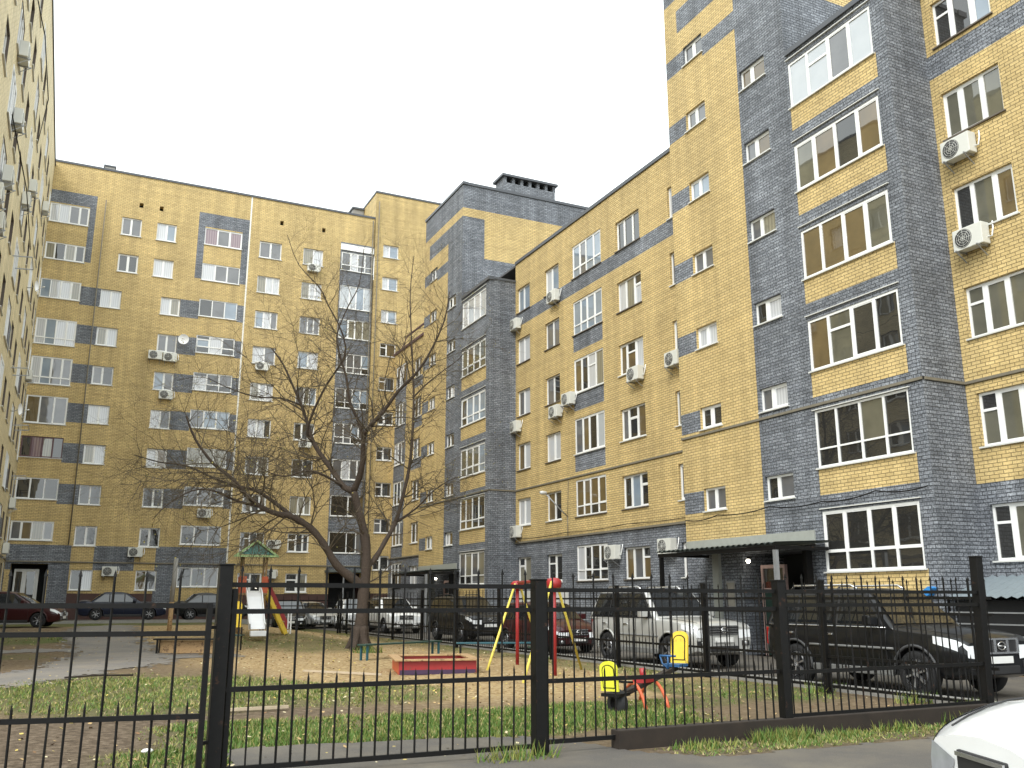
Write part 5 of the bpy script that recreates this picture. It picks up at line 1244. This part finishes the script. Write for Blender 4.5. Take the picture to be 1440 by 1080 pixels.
rows = [  # plane, along, height, label
 ('R', 14.55, 13.0, 'aged air conditioner nearest the top right corner of the picture, under a three pane window'),
 ('R', 14.5, 10.5, 'second air conditioner down at the right picture edge, beside the big grey pillar'),
 ('R', 27.3, 10.4, 'air conditioner tucked against the edge of the near stair tower'),
 ('R', 29.95, 10.4, 'air conditioner under the large window nearest the near stair tower, fourth floor'),
 ('R', 35.45, 10.45, 'air conditioner at the left foot of the tall loggia glazing with a white panel'),
 ('R', 36.7, 10.1, 'air conditioner hung under a narrow window, next left of the loggia glazing'),
 ('R', 36.8, 15.75, 'air conditioner under the top floor narrow window, on the grey band'),
 ('R', 41.0, 15.5, 'air conditioner on the roof-high corner beside the far grey pillar, uppermost there'),
 ('R', 41.0, 10.1, 'middle one of three air conditioners beside the far grey pillar'),
 ('R', 41.0, 4.85, 'lowest air conditioner beside the far grey pillar, near a ground floor window'),
 ('R', 32.0, 3.45, 'air conditioner beside the ground floor loggia glazing on grey brick'),
 ('R', 28.2, 3.5, 'air conditioner just above the left end of the corrugated entrance canopy'),
 ('B', 3.85, 16.95, 'left of two air conditioners side by side beneath the satellite dish'),
 ('B', 4.75, 16.9, 'right of two air conditioners side by side beneath the satellite dish'),
 ('B', 4.7, 14.4, 'air conditioner one floor below the side by side pair'),
 ('B', 13.75, 24.5, 'topmost air conditioner on the far end building, right of its white joint'),
 ('B', 10.6, 16.95, 'air conditioner beside the white joint of the far end building, under a white curtained window'),
 ('B', 3.75, 4.42, 'air conditioner under a first floor window above the grey base of the far end building'),
 ('B', 2.4, 3.25, 'air conditioner between two ground floor windows above the black saloon'),
 ('B', 12.05, 5.1, 'air conditioner just right of the green slide roof, upper of two'),
 ('B', 11.95, 3.2, 'air conditioner right of the slide tower, lower of two'),
 ('B', 7.6, 6.95, 'air conditioner behind tree twigs under a wide loggia window'),
 ('B', 13.8, 11.9, 'air conditioner behind the left fork of the bare tree'),
 ('L', 32.4, 19.8, 'highest air conditioner in view on the pale left building'),
 ('L', 33.4, 17.8, 'air conditioner on the pale left building with slatted guard, second from the top'),
 ('L', 32.6, 15.3, 'air conditioner on the pale left building above the leftmost pair'),
 ('L', 30.3, 13.7, 'leftmost upper air conditioner cut by the picture edge on the pale building'),
 ('L', 31.7, 13.3, 'leftmost lower air conditioner near the picture edge on the pale building'),
 ('L', 41.0, 17.9, 'air conditioner on the pale building beside a dark window, mid height'),
 ('L', 43.6, 19.6, 'smaller looking air conditioner on the pale building up by its far end'),
 ('L', 54.4, 23.0, 'air conditioner at the inner corner, level with the top loggia of the end building'),
 ('L', 58.9, 14.3, 'air conditioner in the inner corner beside the fifth loggia down'),
 ('L', 57.9, 6.8, 'air conditioner in the inner corner low down, beside the brown framed loggia'),
 ('L', 57.1, 4.3, 'lowest air conditioner in the inner corner above the entrance door'),
]
for i, (pl, s, z, lb) in enumerate(rows):
    o = proto if i == 0 else copy_tree(proto); tag(o, lb, 'air conditioner', AG)
    if pl == 'R': o.location = (19.98, s, z); o.rotation_euler = (0, 0, R(-90))
    elif pl == 'B': o.location = (s, 61.48, z); o.rotation_euler = (0, 0, 0)
    else: o.location = (-3.18, s, z); o.rotation_euler = (0, 0, R(90))
def dish(loc, rz, r, label):
    o = empty('satellite_dish', loc, rz, label, 'satellite dish')
    mb = MB(); mb.lathe([(0, -.05), (r * .4, -.062), (r * .8, -.1), (r, -.14)], 22, 0, 'y', (0, -.3, 0)); mb.build('reflector', M['white'], o)
    mb = MB(); mb.tube([(0, 0, -.1), (0, -.2, -.1), (0, -.34, 0)], .02, 6); mb.tube([(0, -.42, -r), (0, -.75, -.02)], .012, 5); mb.build('mount', M['steel'], o)
    mb = MB(); mb.tube([(0, -.72, -.03), (0, -.84, 0)], .03, 8); mb.build('receiver', M['pvc'], o)
dish((5.55, 61.48, 18.15), R(-12), .34, 'round white satellite dish on grey brick between two windows of the end building')
dish((-3.18, 49.7, 10.6), R(75), .30, 'white satellite dish on the pale left building, low beside the inner corner')
dish((-3.18, 50.3, 17.1), R(75), .28, 'white satellite dish on the pale left building, upper one near the corner')
# lamp on an arm
o = empty('wall_lamp', (20, 35.95, 5.2), 0, 'slanting lamp arm with pale head on the yellow front between first floor windows', 'street lamp')
mb = MB(); mb.tube([(0, 0, 0), (-.3, 0, .22), (-1.1, 0, .95)], .028, 7); mb.build('arm', M['steel'], o)
mb = MB(); mb.lathe([(0, -.04), (.07, -.03), (.09, .1), (.06, .28), (0, .3)], 12, 0, 'x', (-1.36, 0, 1.0)); mb.build('lamp_head', M['lampoff'], o)
mb = MB(); mb.tube([(-.02, 0, 0), (-.02, 0, -1.0)], .02, 6); mb.tube([(-.02, 0, .1), (-.02, -.1, 1.7)], .012, 5); mb.build('conduit', M['ledge'], o)
# cables strung along the fronts
def cable(pts, sag, r, label):
    mb = MB(); Q = []
    for a, b in zip(pts, pts[1:]):
        a, b = Vector(a), Vector(b)
        for k in range(8): t = k / 8; Q.append(a.lerp(b, t) - Vector((0, 0, sag * 4 * t * (1 - t))))
    Q.append(Vector(pts[-1])); mb.tube(Q, r, 5); tag(mb.build('cable', M['black'], uv=False), label, 'cable')
cable([(18.42, 25.1, 4.15), (18.42, 23.4, 4.2), (18.42, 21.0, 4.25), (18.42, 18.9, 4.2), (18.42, 17, 4.3), (18.42, 15.4, 4.25)], .08, .018, 'black cable sagging between hooks above the corrugated entrance canopy')
cable([(19.92, 41.2, 4.5), (19.92, 36, 4.5), (19.92, 31, 4.52), (19.92, 26, 4.5)], .05, .015, 'thin black cable running along the top of the grey ground storey')
cable([(18.42, 51, 6.4), (18.42, 46, 6.6), (18.42, 41.4, 6.55)], .15, .015, 'thin black cable across the far stair tower behind the tree')
# lean-to with sheet roof at the right edge
o = empty('basement_awning', (20, 13.2, 0), 0, 'low blue-grey corrugated awning with horizontal railings at the right picture edge', 'awning')
mb = MB(); n = 44
for k in range(n):
    y0, y1 = -3.4 + 5.6 * k / n, -3.4 + 5.6 * (k + 1) / n; a, b = (.0, .05) if k % 2 else (.05, .0)
    mb.face([(-1.5, y0, 1.62 + a), (-1.5, y1, 1.62 + b), (-.02, y1, 2.12 + b), (-.02, y0, 2.12 + a)])
mb.build('roof', M['canopyblue'], o, normals=False)
for y in (-3.3, -.6, 2.1):
    mb = MB(); mb.box((-1.47, y - .03, 0), (-1.41, y + .03, 1.63)); mb.build('post', M['black'], o)
mb = MB()
for z in (.3, .55, .8, 1.05, 1.3): mb.box((-1.46, -3.3, z), (-1.43, 2.1, z + .03))
mb.build('railing', M['steel'], o)
mb = MB(); mb.box((-1.2, -3.3, 0), (-1.15, 2.1, 1.58)); mb.build('stair_wall', M['blackgap'], o)
mb = MB(); mb.prism([(0, 0), (.28, .03), (.42, .2), (.3, .24), (.12, .14), (.02, .12)], lambda u, v, d: (18.3 + d, 15.9 - u, 1.66 + v), 0, .4); tag(mb.build('tarpaulin', M['tarp'], normals=False), 'bright blue folded tarpaulin lying at the end of the blue-grey awning', 'tarpaulin')
# ---------------------------------------------------------------- light: overcast day
EL, AZ = 46.0, 230.0          # where the veiled sun stands; azimuth from +Y clockwise
w = bpy.data.worlds.new('World'); scene.world = w; w.use_nodes = True
nt = w.node_tree; bg = nt.nodes['Background']
sky = nt.nodes.new('ShaderNodeTexSky'); sky.sky_type = 'NISHITA'; sky.sun_disc = False
sky.sun_elevation = R(EL); sky.sun_rotation = R(AZ); sky.dust_density = 4; sky.air_density = 1.0
hs = nt.nodes.new('ShaderNodeHueSaturation'); hs.inputs['Saturation'].default_value = 0.10; hs.inputs['Value'].default_value = 1.0
mx = nt.nodes.new('ShaderNodeMix'); mx.data_type = 'RGBA'; mx.inputs[0].default_value = 0.75
mx.inputs[7].default_value = (12.2, 13.2, 13.3, 1)       # even cloud cover over the clear sky
nt.links.new(sky.outputs[0], hs.inputs['Color']); nt.links.new(hs.outputs[0], mx.inputs[6]); nt.links.new(mx.outputs[2], bg.inputs['Color'])
bg.inputs['Strength'].default_value = 0.12
sd = bpy.data.lights.new('sun', 'SUN'); sd.energy = 1.35; sd.angle = R(25); sd.color = (1.0, 0.97, 0.93)
so = bpy.data.objects.new('sun', sd); COL.objects.link(so)
az = R(AZ); d = Vector((math.sin(az) * math.cos(R(EL)), math.cos(az) * math.cos(R(EL)), math.sin(R(EL))))
so.rotation_euler = d.to_track_quat('Z', 'Y').to_euler()
scene.view_settings.view_transform = 'Standard'; scene.view_settings.look = 'None'; scene.view_settings.gamma = 1
scene.view_settings.exposure = 0.76
scene.render.engine = 'CYCLES'
